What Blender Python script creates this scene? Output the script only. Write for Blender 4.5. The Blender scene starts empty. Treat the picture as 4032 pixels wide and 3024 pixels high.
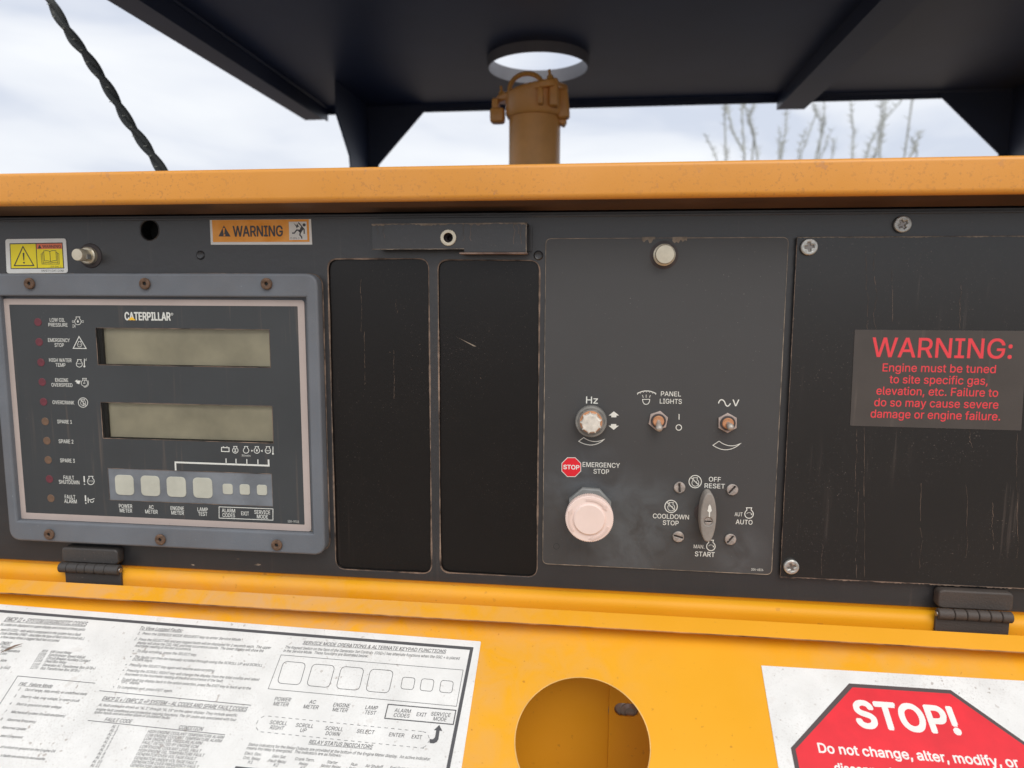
import bpy, bmesh, math, random
from mathutils import Matrix, Vector
random.seed(7)
R_ = math.radians
sc = bpy.context.scene
COL = sc.collection

# ------------------------------------------------------------------ camera
FPX = 2796.0            # focal length in pixels of the 4032 px wide photograph
CAM = Vector((0, -0.62, 0))
YAW, PIT, ROL = R_(6.778), R_(-6.988), R_(-0.242)
Rm = Matrix.Rotation(YAW, 3, 'Z') @ Matrix.Rotation(PIT, 3, 'X') @ Matrix.Rotation(ROL, 3, 'Y')
cd = bpy.data.cameras.new('camera'); cam = bpy.data.objects.new('camera', cd); COL.objects.link(cam)
cam.matrix_world = Matrix.Translation(CAM) @ (Rm @ Matrix.Rotation(R_(90), 3, 'X')).to_4x4()
cd.sensor_width = 36; cd.lens = 36 * FPX / 4032; cd.clip_start = .02; cd.clip_end = 3000
cd.dof.use_dof = True; cd.dof.focus_distance = .63; cd.dof.aperture_fstop = 6.3
sc.camera = cam
sc.view_settings.view_transform = 'Standard'; sc.view_settings.look = 'None'
sc.view_settings.exposure = 0.38; sc.view_settings.gamma = 1
sc.view_settings.use_curve_mapping = False

# ------------------------------------------------------------------ sky and sun (overcast)
SUN_EL, SUN_AZ = R_(48), R_(205)
w = bpy.data.worlds.new("World"); sc.world = w; w.use_nodes = True
nt = w.node_tree; nt.nodes.clear(); N = nt.nodes.new; L = nt.links.new
sky = N('ShaderNodeTexSky'); sky.sky_type = 'NISHITA'; sky.sun_disc = False
sky.sun_elevation = SUN_EL; sky.sun_rotation = SUN_AZ; sky.air_density = 1.2; sky.dust_density = 2.0
bg1 = N('ShaderNodeBackground'); bg1.inputs['Strength'].default_value = .07; L(sky.outputs[0], bg1.inputs['Color'])
tc = N('ShaderNodeTexCoord'); mp = N('ShaderNodeMapping'); mp.inputs['Scale'].default_value = (2.2, 2.2, 7)
L(tc.outputs['Generated'], mp.inputs[0])
nz = N('ShaderNodeTexNoise'); nz.inputs['Scale'].default_value = 1.3; nz.inputs['Detail'].default_value = 5
nz.inputs['Roughness'].default_value = .45; nz.inputs['Distortion'].default_value = .35; L(mp.outputs[0], nz.inputs['Vector'])
rp = N('ShaderNodeValToRGB'); e = rp.color_ramp.elements
e[0].position = .38; e[0].color = (.66, .71, .82, 1); e[1].position = .62; e[1].color = (.94, .96, .99, 1)
x = e.new(.48); x.color = (.83, .86, .925, 1)
L(nz.outputs['Fac'], rp.inputs[0])
bg2 = N('ShaderNodeBackground'); bg2.inputs['Strength'].default_value = .84; L(rp.outputs[0], bg2.inputs['Color'])
mx = N('ShaderNodeMixShader'); mx.inputs[0].default_value = .9; L(bg1.outputs[0], mx.inputs[1]); L(bg2.outputs[0], mx.inputs[2])
wo = N('ShaderNodeOutputWorld'); L(mx.outputs[0], wo.inputs[0])
sd = bpy.data.lights.new('sun', 'SUN'); sd.energy = 1.5; sd.angle = R_(45); sd.color = (1, .95, .88)
so = bpy.data.objects.new('sun', sd); COL.objects.link(so)
# high behind the photographer, to the right
sv = Vector((math.cos(SUN_EL) * math.sin(R_(25)), -math.cos(SUN_EL) * math.cos(R_(25)), math.sin(SUN_EL)))
so.rotation_euler = sv.to_track_quat('Z', 'Y').to_euler()
so.location = sv * 5

# ------------------------------------------------------------------ frames
def ray(px, py): return Rm @ Vector(((px - 2016) / FPX, 1, (1512 - py) / FPX))
class Frame:
    def __init__(s, o, u, v):
        s.o = Vector(o); s.u = Vector(u).normalized(); s.v = Vector(v).normalized(); s.n = s.u.cross(s.v)
        m = Matrix((s.u, s.v, s.n)).transposed().to_4x4(); m.translation = s.o; s.M = m
    def uv(s, px, py, off=0.0):
        d = ray(px, py); p = s.o + s.n * off
        t = (p - CAM).dot(s.n) / d.dot(s.n); q = CAM + d * t - s.o
        return (q.dot(s.u), q.dot(s.v))
    def px(s, u, v, off=0.0):
        q = Rm.transposed() @ (s.o + s.u * u + s.v * v + s.n * off - CAM)
        return (2016 + FPX * q.x / q.y, 1512 - FPX * q.z / q.y)
    def at(s, u, v, z=0.0, rot=0.0):
        return s.M @ Matrix.Translation((u, v, z)) @ Matrix.Rotation(rot, 4, 'Z')
FF = None
FP = Frame((0, 0, 0), (1, 0, 0), (0, 0, 1))
CR = dict(src=(0, 0, 1), r1=(0, 0, 1.508), r2=(1200, 0, 1.4747), r3=(2600, 0, 1.5084), g4=(0, 820, 1.58), g5=(0, 1500, 1.58),
          c6=(1200, 800, 2.074), m7=(2050, 850, 1.9235), m8=(2050, 1450, 1.8435), w1=(3050, 800, 1.8432), w2=(3000, 1600, 1.843),
          d3=(0, 2300, 2.212), d4=(900, 2400, 2.212), d5=(1800, 2200, 2.011), d6=(2800, 2300, 1.7955), z1=(0, 1150, 3.0157),
          z2=(0, 840, 5.267), z3=(2580, 1820, 3.771), z4=(2180, 1500, 3.4567), z5=(1850, 100, 3.016), z6=(800, 820, 4.809))
def S(c, x, y): o = CR[c]; return (o[0] + x / o[2], o[1] + y / o[2])
def P(fr, c, x, y, off=0.0): return fr.uv(*S(c, x, y), off)
def PL(fr, c, pts, off=0.0): return [P(fr, c, x, y, off) for x, y in pts]

# ------------------------------------------------------------------ materials
def mat(name, col, rough=.5, metal=0.0, spec=.5, bump=0.0, bscale=400, var=0.0, vscale=8, dust=None, dcol=(.30, .21, .15),
        streak=None, speck=None, coat=0.0, seed=0, smudge=None, vcol=None):
    """procedural paint: base colour, slow variation, dust film, vertical streaks, specks, fine relief"""
    m = bpy.data.materials.new(name); m.use_nodes = True; t = m.node_tree; b = t.nodes['Principled BSDF']
    n = t.nodes.new; l = t.links.new
    b.inputs['Roughness'].default_value = rough; b.inputs['Metallic'].default_value = metal
    b.inputs['Specular IOR Level'].default_value = spec; b.inputs['Coat Weight'].default_value = coat
    tcn = n('ShaderNodeTexCoord'); off = n('ShaderNodeMapping'); off.inputs['Location'].default_value = (seed * 3.1, seed * 1.7, seed * .9)
    l(tcn.outputs['Object'], off.inputs[0]); V = off.outputs[0]
    def noise(scale, detail=3, r=.55, vec=None, dist=0):
        q = n('ShaderNodeTexNoise'); q.inputs['Scale'].default_value = scale; q.inputs['Detail'].default_value = detail
        q.inputs['Roughness'].default_value = r; q.inputs['Distortion'].default_value = dist
        l(vec or V, q.inputs['Vector']); return q.outputs['Fac']
    def rng(src, a, c, lo=0., hi=1.):
        q = n('ShaderNodeMapRange'); q.inputs['From Min'].default_value = a; q.inputs['From Max'].default_value = c
        q.inputs['To Min'].default_value = lo; q.inputs['To Max'].default_value = hi; l(src, q.inputs['Value']); return q.outputs[0]
    def mixc(fac, A, B):
        q = n('ShaderNodeMix'); q.data_type = 'RGBA'; l(fac, q.inputs[0])
        if isinstance(A, tuple): q.inputs[6].default_value = (*A, 1)
        else: l(A, q.inputs[6])
        if isinstance(B, tuple): q.inputs[7].default_value = (*B, 1)
        else: l(B, q.inputs[7])
        return q.outputs[2]
    def math_(op, a, c):
        q = n('ShaderNodeMath'); q.operation = op
        for i, z in enumerate((a, c)):
            if isinstance(z, (int, float)): q.inputs[i].default_value = z
            else: l(z, q.inputs[i])
        return q.outputs[0]
    c = None
    base = col
    rsrc = None
    if var:
        v2 = vcol or tuple(min(1, k * (1 + var)) for k in col); v1 = tuple(k * (1 - var) for k in col)
        base = mixc(rng(noise(vscale, 4), .32, .68), v1, v2)
    if smudge:
        for (sx, sy, rad, scol, amt) in smudge:
            q = n('ShaderNodeVectorMath'); q.operation = 'DISTANCE'; l(tcn.outputs['Object'], q.inputs[0]); q.inputs[1].default_value = (sx, sy, 0)
            f = rng(q.outputs['Value'], rad, rad * .15)
            f = math_('MULTIPLY', f, rng(noise(38, 4, .6, dist=.6), .36, .66, 0, amt)); base = mixc(f, base, scol)
    if dust:
        f = rng(noise(14, 5, .65), .35, .75, dust * .35, dust); f = math_('MULTIPLY', f, rng(noise(900, 2), .3, .7, .5, 1))
        base = mixc(f, base, dcol); rsrc = f
    if streak:
        amt, sc_, sth = streak
        mm = n('ShaderNodeMapping'); mm.inputs['Scale'].default_value = (1, .035, 1); l(V, mm.inputs[0])
        f = rng(noise(sc_, 3, .6, mm.outputs[0]), sth, sth + .12, 0, amt)
        f = math_('MULTIPLY', f, rng(noise(9, 2), .42, .62)); base = mixc(f, base, dcol)
    for (amt, ssc, th, scol) in (speck if isinstance(speck, list) else [speck] if speck else []):
        f = rng(noise(ssc, 2, .5), th, th + .05, 0, amt); f = math_('MULTIPLY', f, rng(noise(11, 3), .38, .6)); base = mixc(f, base, scol)
    if isinstance(base, tuple): b.inputs['Base Color'].default_value = (*base, 1)
    else: l(base, b.inputs['Base Color'])
    if rsrc is not None:
        l(rng(rsrc, 0, 1, rough, min(1, rough + .35)), b.inputs['Roughness'])
    if bump:
        q = n('ShaderNodeBump'); q.inputs['Strength'].default_value = bump; q.inputs['Distance'].default_value = .0008
        l(noise(bscale, 2), q.inputs['Height']); l(q.outputs[0], b.inputs['Normal'])
    return m
M_ = {}
YEL = (.80, .36, .004)
M_['yellow'] = mat('yellow_paint', YEL, .42, spec=.22, var=.07, vscale=5, bump=.10, bscale=900, dust=.05, dcol=(.62, .36, .17), speck=(.5, 160, .69, (.40, .17, .03)), vcol=(.82, .37, .02), smudge=[(-.36, 0, .42, (.66, .36, .14), .9)])
M_['rail'] = mat('yellow_rail_paint', (.70, .29, .03), .36, var=.06, vscale=7, bump=.1, bscale=900, dust=.32, dcol=(.68, .36, .15), speck=[(.36, 430, .60, (.36, .15, .05)), (.5, 130, .69, (.45, .21, .10))], seed=3)
M_['yellow_door'] = mat('yellow_door_paint', YEL, .40, spec=.22, var=.05, vscale=4, bump=.08, bscale=1100, dust=.05, dcol=(.66, .38, .18), speck=[(.6, 190, .70, (.42, .15, .02)), (.65, 70, .735, (.30, .11, .03)), (.5, 420, .70, (.45, .18, .04))], seed=5, vcol=(.84, .40, .02),
                        smudge=[(-.25, -.06, .26, (.66, .36, .13), .95), (-.02, -.03, .10, (.70, .36, .08), .5), (.25, -.02, .14, (.70, .38, .10), .6)])
M_['pipe'] = mat('tan_pipe_paint', (.72, .33, .075), .33, var=.15, vscale=14, dust=.12, dcol=(.6, .36, .18), seed=2)
M_['pipe_l'] = mat('ochre_handle_paint', (.62, .30, .06), .5, var=.1, vscale=20, seed=6)
M_['black'] = mat('black_panel_paint', (.020, .022, .025), .32, spec=.75, bump=.16, bscale=170, dust=.12, dcol=(.16, .12, .10), streak=(.18, 160, .62), speck=(.3, 900, .71, (.35, .27, .22)))
M_['recess'] = mat('black_cover_paint', (.0045, .0038, .0036), .30, spec=.42, bump=.05, bscale=700, dust=.03, dcol=(.16, .11, .09), streak=(.12, 210, .64), speck=(.42, 1100, .70, (.28, .22, .19)), seed=4)
M_['plate'] = mat('black_plate_paint', (.0085, .008, .008), .26, spec=.7, bump=.03, bscale=800, dust=.05, dcol=(.18, .14, .12), streak=(.22, 190, .61), speck=(.42, 900, .69, (.32, .26, .22)), seed=9)
M_['edge'] = mat('worn_dusty_edge', (.10, .07, .055), .8, var=.7, vscale=60, vcol=(.30, .21, .155), seed=1)
M_['edge_thin'] = mat('thin_worn_edge', (.20, .16, .125), .7, var=.6, vscale=90, vcol=(.36, .29, .22), seed=8)
M_['mid'] = mat('charcoal_switch_plate', (.082, .079, .076), .55, bump=.07, bscale=1400, var=.06, vscale=9, speck=(.6, 700, .73, (.4, .36, .33)), seed=2)
M_['bezel'] = mat('slate_bezel_paint', (.118, .135, .158), .52, bump=.15, bscale=900, var=.12, vscale=16, dust=.16, dcol=(.32, .25, .20), speck=(.8, 520, .74, (.4, .42, .42)))
M_['mface'] = mat('charcoal_overlay', (.042, .046, .049), .46, var=.08, vscale=14, streak=(.16, 220, .58), speck=(.6, 800, .735, (.45, .42, .4)), seed=5)
M_['silver'] = mat('pinkish_silver_print', (.44, .37, .34), .5, var=.06, vscale=20, speck=(.5, 700, .68, (.2, .16, .14)))
M_['lcd'] = mat('grey_green_lcd', (.70, .64, .48), .22, var=.22, vscale=16, spec=.6, coat=.3)
M_['cavity'] = mat('dark_cavity', (.010, .011, .011), .7)
M_['keypad'] = mat('blue_grey_keypad', (.165, .18, .20), .5, var=.2, vscale=30, speck=(.5, 600, .68, (.3, .3, .3)))
M_['key'] = mat('cream_key', (.47, .47, .40), .55, var=.08, vscale=60, speck=(.6, 700, .70, (.2, .17, .12)))
M_['lampred'] = mat('dull_red_lamp', (.135, .03, .042), .45, var=.15, vscale=200)
M_['lampbrn'] = mat('dull_brown_lamp', (.15, .09, .058), .45, var=.15, vscale=200)
M_['white'] = mat('white_print', (.74, .74, .68), .6)
M_['white2'] = mat('soft_white_print', (.66, .67, .63), .6)
M_['ink'] = mat('black_print', (.055, .055, .058), .6)
M_['ink2'] = mat('grey_print', (.075, .075, .08), .6)
M_['red'] = mat('red_print', (.72, .012, .025), .5, var=.08, vscale=40)
M_['redtxt'] = mat('red_lettering', (.78, .055, .07), .5)
M_['orange'] = mat('orange_print', (1.0, .36, .015), .5, var=.12, vscale=60, vcol=(.98, .44, .09))
M_['salmon'] = mat('faded_orange_print', (.80, .20, .09), .5)
M_['stkyel'] = mat('bright_yellow_print', (.95, .78, .02), .45, var=.04, vscale=80)
M_['logoyel'] = mat('logo_yellow_print', (.85, .50, .03), .5)
M_['paper'] = mat('weathered_white_vinyl', (.74, .74, .72), .5, var=.05, vscale=30, speck=[(.75, 210, .66, (.36, .31, .27)), (.35, 60, .66, (.50, .45, .40)), (.3, 700, .56, (.5, .47, .44))], dust=.25, dcol=(.58, .55, .50), bump=.15, bscale=500, vcol=(.82, .82, .80))
M_['whitestk'] = mat('white_sticker_vinyl', (.80, .79, .75), .45, var=.04, vscale=80)
M_['greystk'] = mat('greyish_clear_vinyl', (.060, .052, .047), .42, var=.12, vscale=25, dust=.10, dcol=(.2, .16, .13), streak=(.35, 180, .62), seed=3)
M_['zinc'] = mat('zinc_plated_steel', (.52, .52, .49), .42, metal=.75, var=.2, vscale=300, bump=.3, bscale=900)
M_['rustscrew'] = mat('rusty_brown_steel', (.14, .085, .055), .65, metal=.35, var=.35, vscale=300, bump=.5, bscale=900)
M_['oldscrew'] = mat('weathered_grey_steel', (.38, .34, .31), .55, metal=.45, var=.35, vscale=260, bump=.6, bscale=800)
M_['brass'] = mat('cream_nickel', (.66, .60, .47), .35, metal=.55, var=.08, vscale=200)
M_['rubber'] = mat('dark_gasket', (.055, .043, .042), .55, var=.2, vscale=200)
M_['pink'] = mat('sun_faded_pink_plastic', (.82, .655, .59), .6, var=.03, vscale=60)
M_['nut'] = mat('grey_plastic_nut', (.21, .215, .21), .5, var=.15, vscale=90)
M_['knob'] = mat('dusty_clear_knob', (.66, .62, .55), .5, var=.22, vscale=150, bump=.3, bscale=600)
M_['knobring'] = mat('grey_knurled_ring', (.21, .205, .19), .5, var=.25, vscale=90)
M_['peach'] = mat('dusty_orange_rust', (.56, .27, .14), .8, var=.2, vscale=200)
M_['lever'] = mat('dull_nickel_lever', (.42, .38, .34), .5, metal=.4, var=.2, vscale=200)
M_['nutsteel'] = mat('dusty_steel_nut', (.47, .38, .34), .5, metal=.3, var=.12, vscale=200)
M_['selector'] = mat('grey_brown_selector', (.27, .245, .22), .6, var=.15, vscale=70, bump=.3, bscale=900)
M_['hinge'] = mat('black_worn_hinge', (.030, .031, .033), .50, bump=.35, bscale=700, dust=.32, dcol=(.16, .12, .09), speck=(.6, 500, .68, (.3, .24, .2)))
M_['hinge2'] = mat('brown_dusty_hinge', (.038, .033, .030), .55, bump=.35, bscale=700, dust=.40, dcol=(.15, .105, .08), seed=4)
M_['canopy'] = mat('black_canopy_paint', (.028, .040, .078), .45, var=.15, vscale=5, bump=.1, bscale=200)
M_['sleeve'] = mat('grey_sleeve_paint', (.15, .15, .165), .5, var=.1, vscale=20)
M_['rope'] = mat('black_cable_sleeve', (.04, .046, .046), .7, bump=.8, bscale=500, speck=(.6, 500, .6, (.2, .2, .18)))
M_['tick'] = mat('pale_cable_fleck', (.32, .33, .28), .7)
M_['stem'] = mat('grey_green_bark', (.38, .40, .38), .9, var=.3, vscale=10)
M_['steel'] = mat('bare_grey_steel', (.30, .27, .25), .35, metal=.8, var=.2, vscale=100)
M_['ground'] = mat('desert_dirt', (.21, .175, .145), .95, var=.25, vscale=2.5, bump=1, bscale=60, speck=(.8, 30, .6, (.36, .30, .24)))
# glass pane: mostly clear, mirror-like at the surface
gm = bpy.data.materials.new('display_glass'); gm.use_nodes = True; gt = gm.node_tree; gt.nodes.clear()
a = gt.nodes.new('ShaderNodeBsdfTransparent'); b = gt.nodes.new('ShaderNodeBsdfGlossy'); b.inputs['Roughness'].default_value = .12
f = gt.nodes.new('ShaderNodeFresnel'); f.inputs[0].default_value = 1.5; m = gt.nodes.new('ShaderNodeMixShader'); o = gt.nodes.new('ShaderNodeOutputMaterial')
a.inputs[0].default_value = (.93, .93, .90, 1)
gt.links.new(f.outputs[0], m.inputs[0]); gt.links.new(a.outputs[0], m.inputs[1]); gt.links.new(b.outputs[0], m.inputs[2]); gt.links.new(m.outputs[0], o.inputs[0])
M_['glass'] = gm

# ------------------------------------------------------------------ object helpers
WM = {}
def link(name, me, material, parent=None, M=None, label=None):
    if material and not me.materials: me.materials.append(M_[material] if isinstance(material, str) else material)
    o = bpy.data.objects.new(name, me); COL.objects.link(o)
    M = M or Matrix.Identity(4)
    if parent:
        o.parent = parent; o.matrix_parent_inverse = WM[parent.name].inverted()
    o.matrix_basis = M; WM[o.name] = M.copy()
    if label: o['label'] = label
    return o
def thing(name, loc, label, cat, group=None):
    o = bpy.data.objects.new(name, None); COL.objects.link(o); o.location = loc; o.empty_display_size = .02
    WM[o.name] = Matrix.Translation(loc); o['label'] = label; o['category'] = cat
    if group: o['group'] = group
    return o
def bmesh_out(bm, smooth=35):
    me = bpy.data.meshes.new('mesh'); bm.normal_update(); bm.to_mesh(me); bm.free()
    if smooth and len(me.polygons):
        me.polygons.foreach_set('use_smooth', [True] * len(me.polygons)); me.set_sharp_from_angle(angle=R_(smooth))
    return me
def shape(loops, front=0.0, depth=.002, bevel=0.0, res=2):
    """filled 2-D outline with holes, extruded; front face at z=front"""
    cu = bpy.data.curves.new('c', 'CURVE'); cu.dimensions = '2D'; cu.fill_mode = 'BOTH'
    for lp in loops:
        s = cu.splines.new('POLY'); s.points.add(len(lp) - 1); s.use_cyclic_u = True
        for i, (x, y) in enumerate(lp): s.points[i].co = (x, y, 0, 1)
    cu.extrude = max(depth / 2 - bevel, 1e-6); cu.bevel_depth = bevel; cu.bevel_resolution = res; cu.offset = -bevel
    o = bpy.data.objects.new('c', cu); COL.objects.link(o); bpy.context.view_layer.update()
    me = bpy.data.meshes.new_from_object(o.evaluated_get(bpy.context.evaluated_depsgraph_get()))
    bpy.data.objects.remove(o); bpy.data.curves.remove(cu)
    me.materials.clear()
    me.transform(Matrix.Translation((0, 0, front - depth / 2)))
    me.polygons.foreach_set('use_smooth', [True] * len(me.polygons)); me.set_sharp_from_angle(angle=R_(40))
    return me
def sheet(loop, z=0.0):
    bm = bmesh.new(); vs = [bm.verts.new((x, y, z)) for x, y in loop]; bm.faces.new(vs); bmesh.ops.triangulate(bm, faces=bm.faces[:])
    bm.normal_update()
    if sum(f.normal.z for f in bm.faces) < 0: bmesh.ops.reverse_faces(bm, faces=bm.faces[:])
    return bmesh_out(bm, 0)
def rpoly(pts, r, n=6):
    out = []; k = len(pts)
    for i in range(k):
        p0, p1, p2 = Vector(pts[i - 1]), Vector(pts[i]), Vector(pts[(i + 1) % k])
        a = p1 + (p0 - p1).normalized() * r; c = p1 + (p2 - p1).normalized() * r
        for j in range(n + 1):
            t = j / n; q = a * (1 - t) ** 2 + p1 * 2 * t * (1 - t) * .9 + (a + c) / 2 * 2 * t * (1 - t) * .1 + c * t ** 2; out.append((q.x, q.y))
    return out
def rect(x0, y0, x1, y1): return [(x0, y0), (x1, y0), (x1, y1), (x0, y1)]
def circ(cx, cy, r, n=32, ry=None): return [(cx + r * math.cos(2 * math.pi * i / n), cy + (ry or r) * math.sin(2 * math.pi * i / n)) for i in range(n)]
def ngon(r, n, rot=0): return [(r * math.cos(2 * math.pi * i / n + rot), r * math.sin(2 * math.pi * i / n + rot)) for i in range(n)]
def lathe(prof, n=32, smooth=35):
    bm = bmesh.new(); rings = []
    for r, z in prof:
        if r < 1e-7: rings.append([bm.verts.new((0, 0, z))])
        else: rings.append([bm.verts.new((r * math.cos(2 * math.pi * i / n), r * math.sin(2 * math.pi * i / n), z)) for i in range(n)])
    for A, B in zip(rings, rings[1:]):
        for i in range(n):
            q = [A[i % len(A)], A[(i + 1) % len(A)], B[(i + 1) % len(B)], B[i % len(B)]]
            u = []
            for v in q:
                if v not in u: u.append(v)
            if len(u) > 2: bm.faces.new(u)
    bmesh.ops.recalc_face_normals(bm, faces=bm.faces[:])
    return bmesh_out(bm, smooth)
def tube(pts, rad, n=10, cap=True):
    bm = bmesh.new(); rings = []; pts = [Vector(p) for p in pts]
    for i, p in enumerate(pts):
        d = (pts[min(i + 1, len(pts) - 1)] - pts[max(i - 1, 0)]).normalized()
        a = d.cross(Vector((.13, .97, .2))).normalized(); b = d.cross(a); r = rad[i] if isinstance(rad, (list, tuple)) else rad
        rings.append([bm.verts.new(p + (a * math.cos(2 * math.pi * j / n) + b * math.sin(2 * math.pi * j / n)) * r) for j in range(n)])
    for A, B in zip(rings, rings[1:]):
        for j in range(n): bm.faces.new([A[j], A[(j + 1) % n], B[(j + 1) % n], B[j]])
    if cap: bm.faces.new(rings[0][::-1]); bm.faces.new(rings[-1])
    bmesh.ops.recalc_face_normals(bm, faces=bm.faces[:])
    return bmesh_out(bm, 50)
def extrude_profile(prof, x0, x1, smooth=35, n=1, thick=0.0):
    """prof: list of (y,z); sheet swept along x"""
    bm = bmesh.new(); A = []
    for k in range(n + 1):
        x = x0 + (x1 - x0) * k / n; A.append([bm.verts.new((x, y, z)) for y, z in prof])
    for k in range(n):
        for i in range(len(prof) - 1): bm.faces.new([A[k][i], A[k + 1][i], A[k + 1][i + 1], A[k][i + 1]])
    if thick: bmesh.ops.solidify(bm, geom=bm.faces[:], thickness=thick)
    return bmesh_out(bm, smooth)
def boxm(x0, y0, z0, x1, y1, z1, bev=0.0):
    bm = bmesh.new(); bmesh.ops.create_cube(bm, size=1)
    for v in bm.verts: v.co = (x0 + (v.co.x + .5) * (x1 - x0), y0 + (v.co.y + .5) * (y1 - y0), z0 + (v.co.z + .5) * (z1 - z0))
    if bev: bmesh.ops.bevel(bm, geom=bm.edges[:], offset=bev, segments=3, affect='EDGES', profile=.6)
    return bmesh_out(bm, 35)
def ring_strip(pts, wdt, z, jitter=.0, sub=10):
    """thin closed strip of uneven width along a loop (worn edge)"""
    bm = bmesh.new(); P2 = []
    k = len(pts)
    for i in range(k):
        a, b = Vector(pts[i]), Vector(pts[(i + 1) % k]); m = max(1, int((b - a).length / .003))
        for j in range(m): P2.append(a.lerp(b, j / m))
    V = []; k = len(P2); ph = random.random() * 9
    for i, p in enumerate(P2):
        d = (P2[(i + 1) % k] - P2[i - 1]).normalized(); nrm = Vector((d.y, -d.x))
        f = 1 + jitter * (math.sin(i * .11 + ph) * .6 + math.sin(i * .37 + 2 * ph) * .3 + random.uniform(-.35, .35))
        wv = max(.12, f) * wdt; V.append((bm.verts.new((*(p - nrm * wv / 2), z)), bm.verts.new((*(p + nrm * wv / 2), z))))
    for i in range(k):
        a, b = V[i], V[(i + 1) % k]; bm.faces.new([a[0], b[0], b[1], a[1]])
    return bmesh_out(bm, 0)

# ------------------------------------------------------------------ printing (flat lettering and signs)
TXT = {}
import os
FONT = None
try:        # the sans-serif that ships with Blender; the built-in font otherwise
    FONT = bpy.data.fonts.load(os.path.join(bpy.utils.resource_path('LOCAL'), 'datafiles', 'fonts', 'Inter.woff2'))
except Exception:
    FONT = None
from mathutils.geometry import tessellate_polygon
def fill_outlines(me):
    """fill each outer contour with its own holes, so that overlapping contours of one glyph do not clash"""
    nb = {}
    for e_ in me.edges:
        a, b = e_.vertices; nb.setdefault(a, []).append(b); nb.setdefault(b, []).append(a)
    seen = set(); loops = []
    for st in range(len(me.vertices)):
        if st in seen or st not in nb: continue
        lp = [st]; seen.add(st); cur = st; nxt = min(nb[st])
        if st + 1 in nb[st]: nxt = st + 1
        while nxt is not None and nxt not in seen:
            lp.append(nxt); seen.add(nxt); cur = nxt; nxt = next((q for q in nb[cur] if q not in seen), None)
        loops.append([Vector((me.vertices[i].co.x, me.vertices[i].co.y, 0)) for i in lp])
    loops = [l for l in loops if len(l) > 2]
    def area(l): return sum(l[i - 1].x * l[i].y - l[i].x * l[i - 1].y for i in range(len(l))) / 2
    def inside(p, l):
        r = False
        for i in range(len(l)):
            a, b = l[i - 1], l[i]
            if (a.y > p.y) != (b.y > p.y) and p.x < (b.x - a.x) * (p.y - a.y) / (b.y - a.y) + a.x: r = not r
        return r
    def split(l, depth=0):
        n = len(l)
        if depth < 6:
            for i in range(n):
                a, b = l[i], l[(i + 1) % n]
                for j in range(i + 2, n):
                    if i == 0 and j == n - 1: continue
                    c_, d_ = l[j], l[(j + 1) % n]; r = b - a; q = d_ - c_; den = r.x * q.y - r.y * q.x
                    if abs(den) < 1e-12: continue
                    t = ((c_.x - a.x) * q.y - (c_.y - a.y) * q.x) / den; u = ((c_.x - a.x) * r.y - (c_.y - a.y) * r.x) / den
                    if 1e-5 < t < 1 - 1e-5 and 1e-5 < u < 1 - 1e-5:
                        X = a + r * t
                        return split([X] + l[i + 1:j + 1], depth + 1) + split(l[:i + 1] + [X] + l[j + 1:], depth + 1)
        return [l]
    big = [area(l) for l in loops]; sg0 = 1 if max(big, key=abs) > 0 else -1
    loops = [p for l in loops for p in (split(l) if area(l) * sg0 > 0 else [l]) if len(p) > 2 and abs(area(p)) > 1e-5]
    ar = [area(l) for l in loops]; sg = 1 if max(ar, key=abs) > 0 else -1
    outs = [l for l, a in zip(loops, ar) if a * sg > 0]; holes = [l for l, a in zip(loops, ar) if a * sg < 0]
    own = {i: [] for i in range(len(outs))}
    for h_ in holes:
        hm = sum(h_, Vector((0, 0, 0))) / len(h_); c_ = [i for i, o_ in enumerate(outs) if inside(hm, o_)]
        if c_: own[min(c_, key=lambda i: abs(area(outs[i])))].append(h_)
    vs, fs = [], []
    for i, o_ in enumerate(outs):
        polys = [o_] + own[i]; b0_ = len(vs)
        for pp in polys: vs += [(v.x, v.y, i % 3) for v in pp]
        flat = [v for pp in polys for v in pp]
        for t in tessellate_polygon(polys):
            a, b, c_ = (flat[q] for q in t)
            if (b - a).cross(c_ - a).z < 0: t = t[::-1]
            fs.append(tuple(q + b0_ for q in t))
    return vs, fs
def text_geo(s, bold, shear):
    k = (s, bold, shear)
    if k not in TXT:
        c = bpy.data.curves.new('t', 'FONT'); c.body = s; c.size = 1; c.offset = 0; c.shear = shear; c.resolution_u = 3
        if FONT: c.font = FONT
        c.fill_mode = 'NONE'
        o = bpy.data.objects.new('t', c); COL.objects.link(o); bpy.context.view_layer.update()
        me = bpy.data.meshes.new_from_object(o.evaluated_get(bpy.context.evaluated_depsgraph_get()))
        vs, fs = fill_outlines(me)
        bpy.data.objects.remove(o); bpy.data.curves.remove(c); bpy.data.meshes.remove(me)
        TXT[k] = (vs, fs, min(v[0] for v in vs), max(v[0] for v in vs))
    return TXT[k]
_h = text_geo('H', 0, 0); CAPH = max(v[1] for v in _h[0])
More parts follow.
